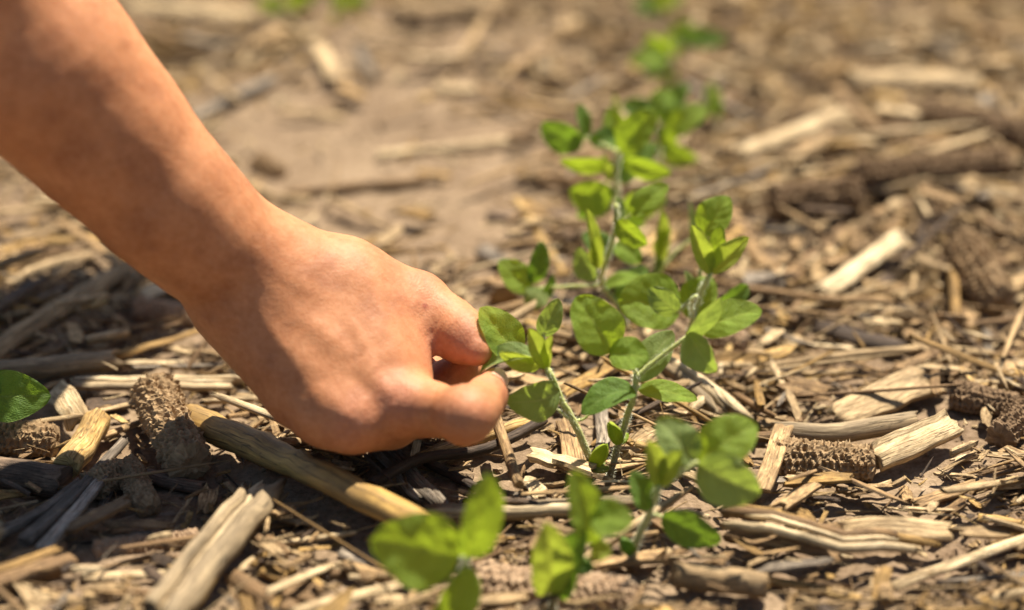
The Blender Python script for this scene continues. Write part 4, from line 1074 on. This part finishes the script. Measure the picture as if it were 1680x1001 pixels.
def describe(S, i, noun):
    p = np.array([S['x'][i], S['y'][i]])
    ds = sorted((np.hypot(*(q[:2] - p)), k) for k, (q, n) in enumerate(LMP))
    L, asp = S['L'][i], S['L'][i] / S['W'][i]
    if noun == 'chip': size = 'large' if L > .022 else 'broad' if asp < 2.4 else 'narrow' if asp > 4.5 else 'small'
    else: size = 'long' if L > .036 else 'thin' if S['W'][i] < .0020 else 'stout' if S['W'][i] > .0034 else 'short'
    shape = 'flake' if noun == 'chip' else 'splinter'
    def rel(k):
        q = LMP[k][0][:2]; v = p - q
        return 'behind' if v[1] > abs(v[0]) else 'in front of' if -v[1] > abs(v[0]) else 'right of' if v[0] > 0 else 'left of'
    col = COLOUR_WORD[CLS[S['cl'][i]]]
    yaw = (S['yaw'][i] % math.pi)
    lie = 'lying crosswise' if yaw < .45 or yaw > 2.7 else 'pointing away' if 1.1 < yaw < 2.0 else 'slanting'
    for lab in (f"{size} {col} {shape} {rel(ds[0][1])} {LMP[ds[0][1]][1]}", f"{size} {col} {shape} {lie} {rel(ds[0][1])} {LMP[ds[0][1]][1]}",
                f"{size} {col} {shape} {rel(ds[0][1])} {LMP[ds[0][1]][1]} and {rel(ds[1][1])} {LMP[ds[1][1]][1]}",
                f"{size} {col} {shape} {lie} {rel(ds[0][1])} {LMP[ds[0][1]][1]}, {rel(ds[1][1])} {LMP[ds[1][1]][1]}",
                f"{size} {col} {shape} {lie} {rel(ds[0][1])} {LMP[ds[0][1]][1]}, {rel(ds[2][1])} {LMP[ds[2][1]][1]}",
                f"{size} {col} {shape} {rel(ds[0][1])} {LMP[ds[0][1]][1]}, {rel(ds[2][1])} {LMP[ds[2][1]][1]}",
                f"{size} {col} {shape} {rel(ds[1][1])} {LMP[ds[1][1]][1]}, {rel(ds[2][1])} {LMP[ds[2][1]][1]}",
                f"{size} {col} {shape} {rel(ds[1][1])} {LMP[ds[1][1]][1]}, {rel(ds[3][1])} {LMP[ds[3][1]][1]}",
                f"{size} {col} {shape} {rel(ds[2][1])} {LMP[ds[2][1]][1]}, {rel(ds[3][1])} {LMP[ds[3][1]][1]}"):
        if lab not in LAB and len(lab.split()) <= 16: break
    while len(lab.split()) > 16: lab = ' '.join(lab.split()[1:])
    LAB[lab] = 1
    return lab
PLANT_FEET = np.array([on_ground(*q)[:2] for q in ((975, 778), (1000, 785), (1034, 930))])
def individuals(S, flake, name, noun, group, count, maxn=300):
    sc = visible_score(S); order = np.argsort(-sc)[:maxn]; chosen = np.zeros(S['n'], bool)
    tm = {}
    for i in order:
        chosen[i] = True
        t = int(S['tp'][i])
        if t not in tm:
            V, F, UV = TEMPL[flake][t]; tm[t] = mesh(name, V, F, 'tan', UV, smooth=not flake)
        o = bpy.data.objects.new(name, tm[t]); COL.objects.link(o)
        M = np.eye(4); M[:3, :3] = S['M'][i] * np.array([S['L'][i], S['W'][i], S['T'][i]])[None, :]
        M[:3, 3] = (S['x'][i], S['y'][i], S['z'][i] + .0015)
        o.matrix_world = Matrix(M.tolist())
        o.material_slots[0].link = 'OBJECT'; o.material_slots[0].material = MAT[CLS[S['cl'][i]]]
        tag(o, describe(S, i, noun), noun, group)
    return chosen
c1 = individuals(FLAKE, True, 'residue_flake', 'chip', 'loose flat flakes of crop residue', 300)
c2 = individuals(SPLIN, False, 'straw_splinter', 'splinter', 'loose straw splinters on the soil', 300)
def joined(name, parts, use_smooth=False):
    VV, FF, UU, TT, MI, b = [], [], [], [], [], 0
    for S, flake, mask in parts:
        for t in range(len(TEMPL[flake])):
            ix = np.nonzero(mask & (S['tp'] == t))[0]
            if len(ix) == 0: continue
            V, F, UV = TEMPL[flake][t]; n, k = len(ix), len(V)
            loc = V[None] * np.stack([S['L'][ix], S['W'][ix], S['T'][ix]], 1)[:, None, :]
            P = np.einsum('nij,nkj->nki', S['M'][ix], loc) + np.stack([S['x'][ix], S['y'][ix], S['z'][ix]], 1)[:, None, :]
            VV.append(P.reshape(-1, 3)); UU.append(np.tile(UV, (n, 1))); TT.append(np.repeat(S['tint'][ix], k))
            fs = [f for f in F]
            for j in range(n): FF.extend([tuple(v + b + j * k for v in f) for f in fs])
            MI.append(np.repeat(S['cl'][ix], len(fs))); b += n * k
    me = mesh(name, np.vstack(VV), FF, None, np.vstack(UU), np.concatenate(TT), smooth=use_smooth)
    for c in CLS: me.materials.append(MAT[c])
    me.polygons.foreach_set('material_index', np.concatenate(MI).astype(np.int32)); me.update()
    return kind(link(name, me), 'stuff')
joined('crop_litter', [(FLAKE, True, ~c1), (SPLIN, False, ~c2), (TINY, False, np.ones(TINY['n'], bool)), (WIDE, False, out)])
joined('plant_fibres', [(FIB, False, np.ones(FIB['n'], bool))])

# soil crumbs
def crumbs(n, seed):
    g = np.random.default_rng(seed); ph = (1 + 5 ** .5) / 2
    I = np.array([(-1, ph, 0), (1, ph, 0), (-1, -ph, 0), (1, -ph, 0), (0, -1, ph), (0, 1, ph), (0, -1, -ph), (0, 1, -ph), (ph, 0, -1), (ph, 0, 1), (-ph, 0, -1), (-ph, 0, 1)]) / 1.9
    T = np.array([(0, 11, 5), (0, 5, 1), (0, 1, 7), (0, 7, 10), (0, 10, 11), (1, 5, 9), (5, 11, 4), (11, 10, 2), (10, 7, 6), (7, 1, 8), (3, 9, 4), (3, 4, 2), (3, 2, 6), (3, 6, 8), (3, 8, 9), (4, 9, 5), (2, 4, 11), (6, 2, 10), (8, 6, 7), (9, 8, 1)])
    x, y = g.uniform(NEAR[0], NEAR[1], n), g.uniform(NEAR[2], NEAR[3], n)
    s = .0007 * (.0042 / .0007) ** (g.random(n) ** 2.6); s = s * (1 - .6 * smooth_patch(x, y))
    V = I[None] * s[:, None, None] * g.uniform(.65, 1.2, (n, 12, 1)) * np.array([1, 1, .75])
    V = V + np.stack([x, y, ground_full(x, y) + s * .25], 1)[:, None, :]
    F = (np.arange(n)[:, None, None] * 12 + T[None]).reshape(-1, 3)
    return kind(link('soil_crumbs', mesh('soil_crumbs', V.reshape(-1, 3), F, 'soil', smooth=False)), 'stuff')
crumbs(8000, 8)
print('objects', len(bpy.data.objects))
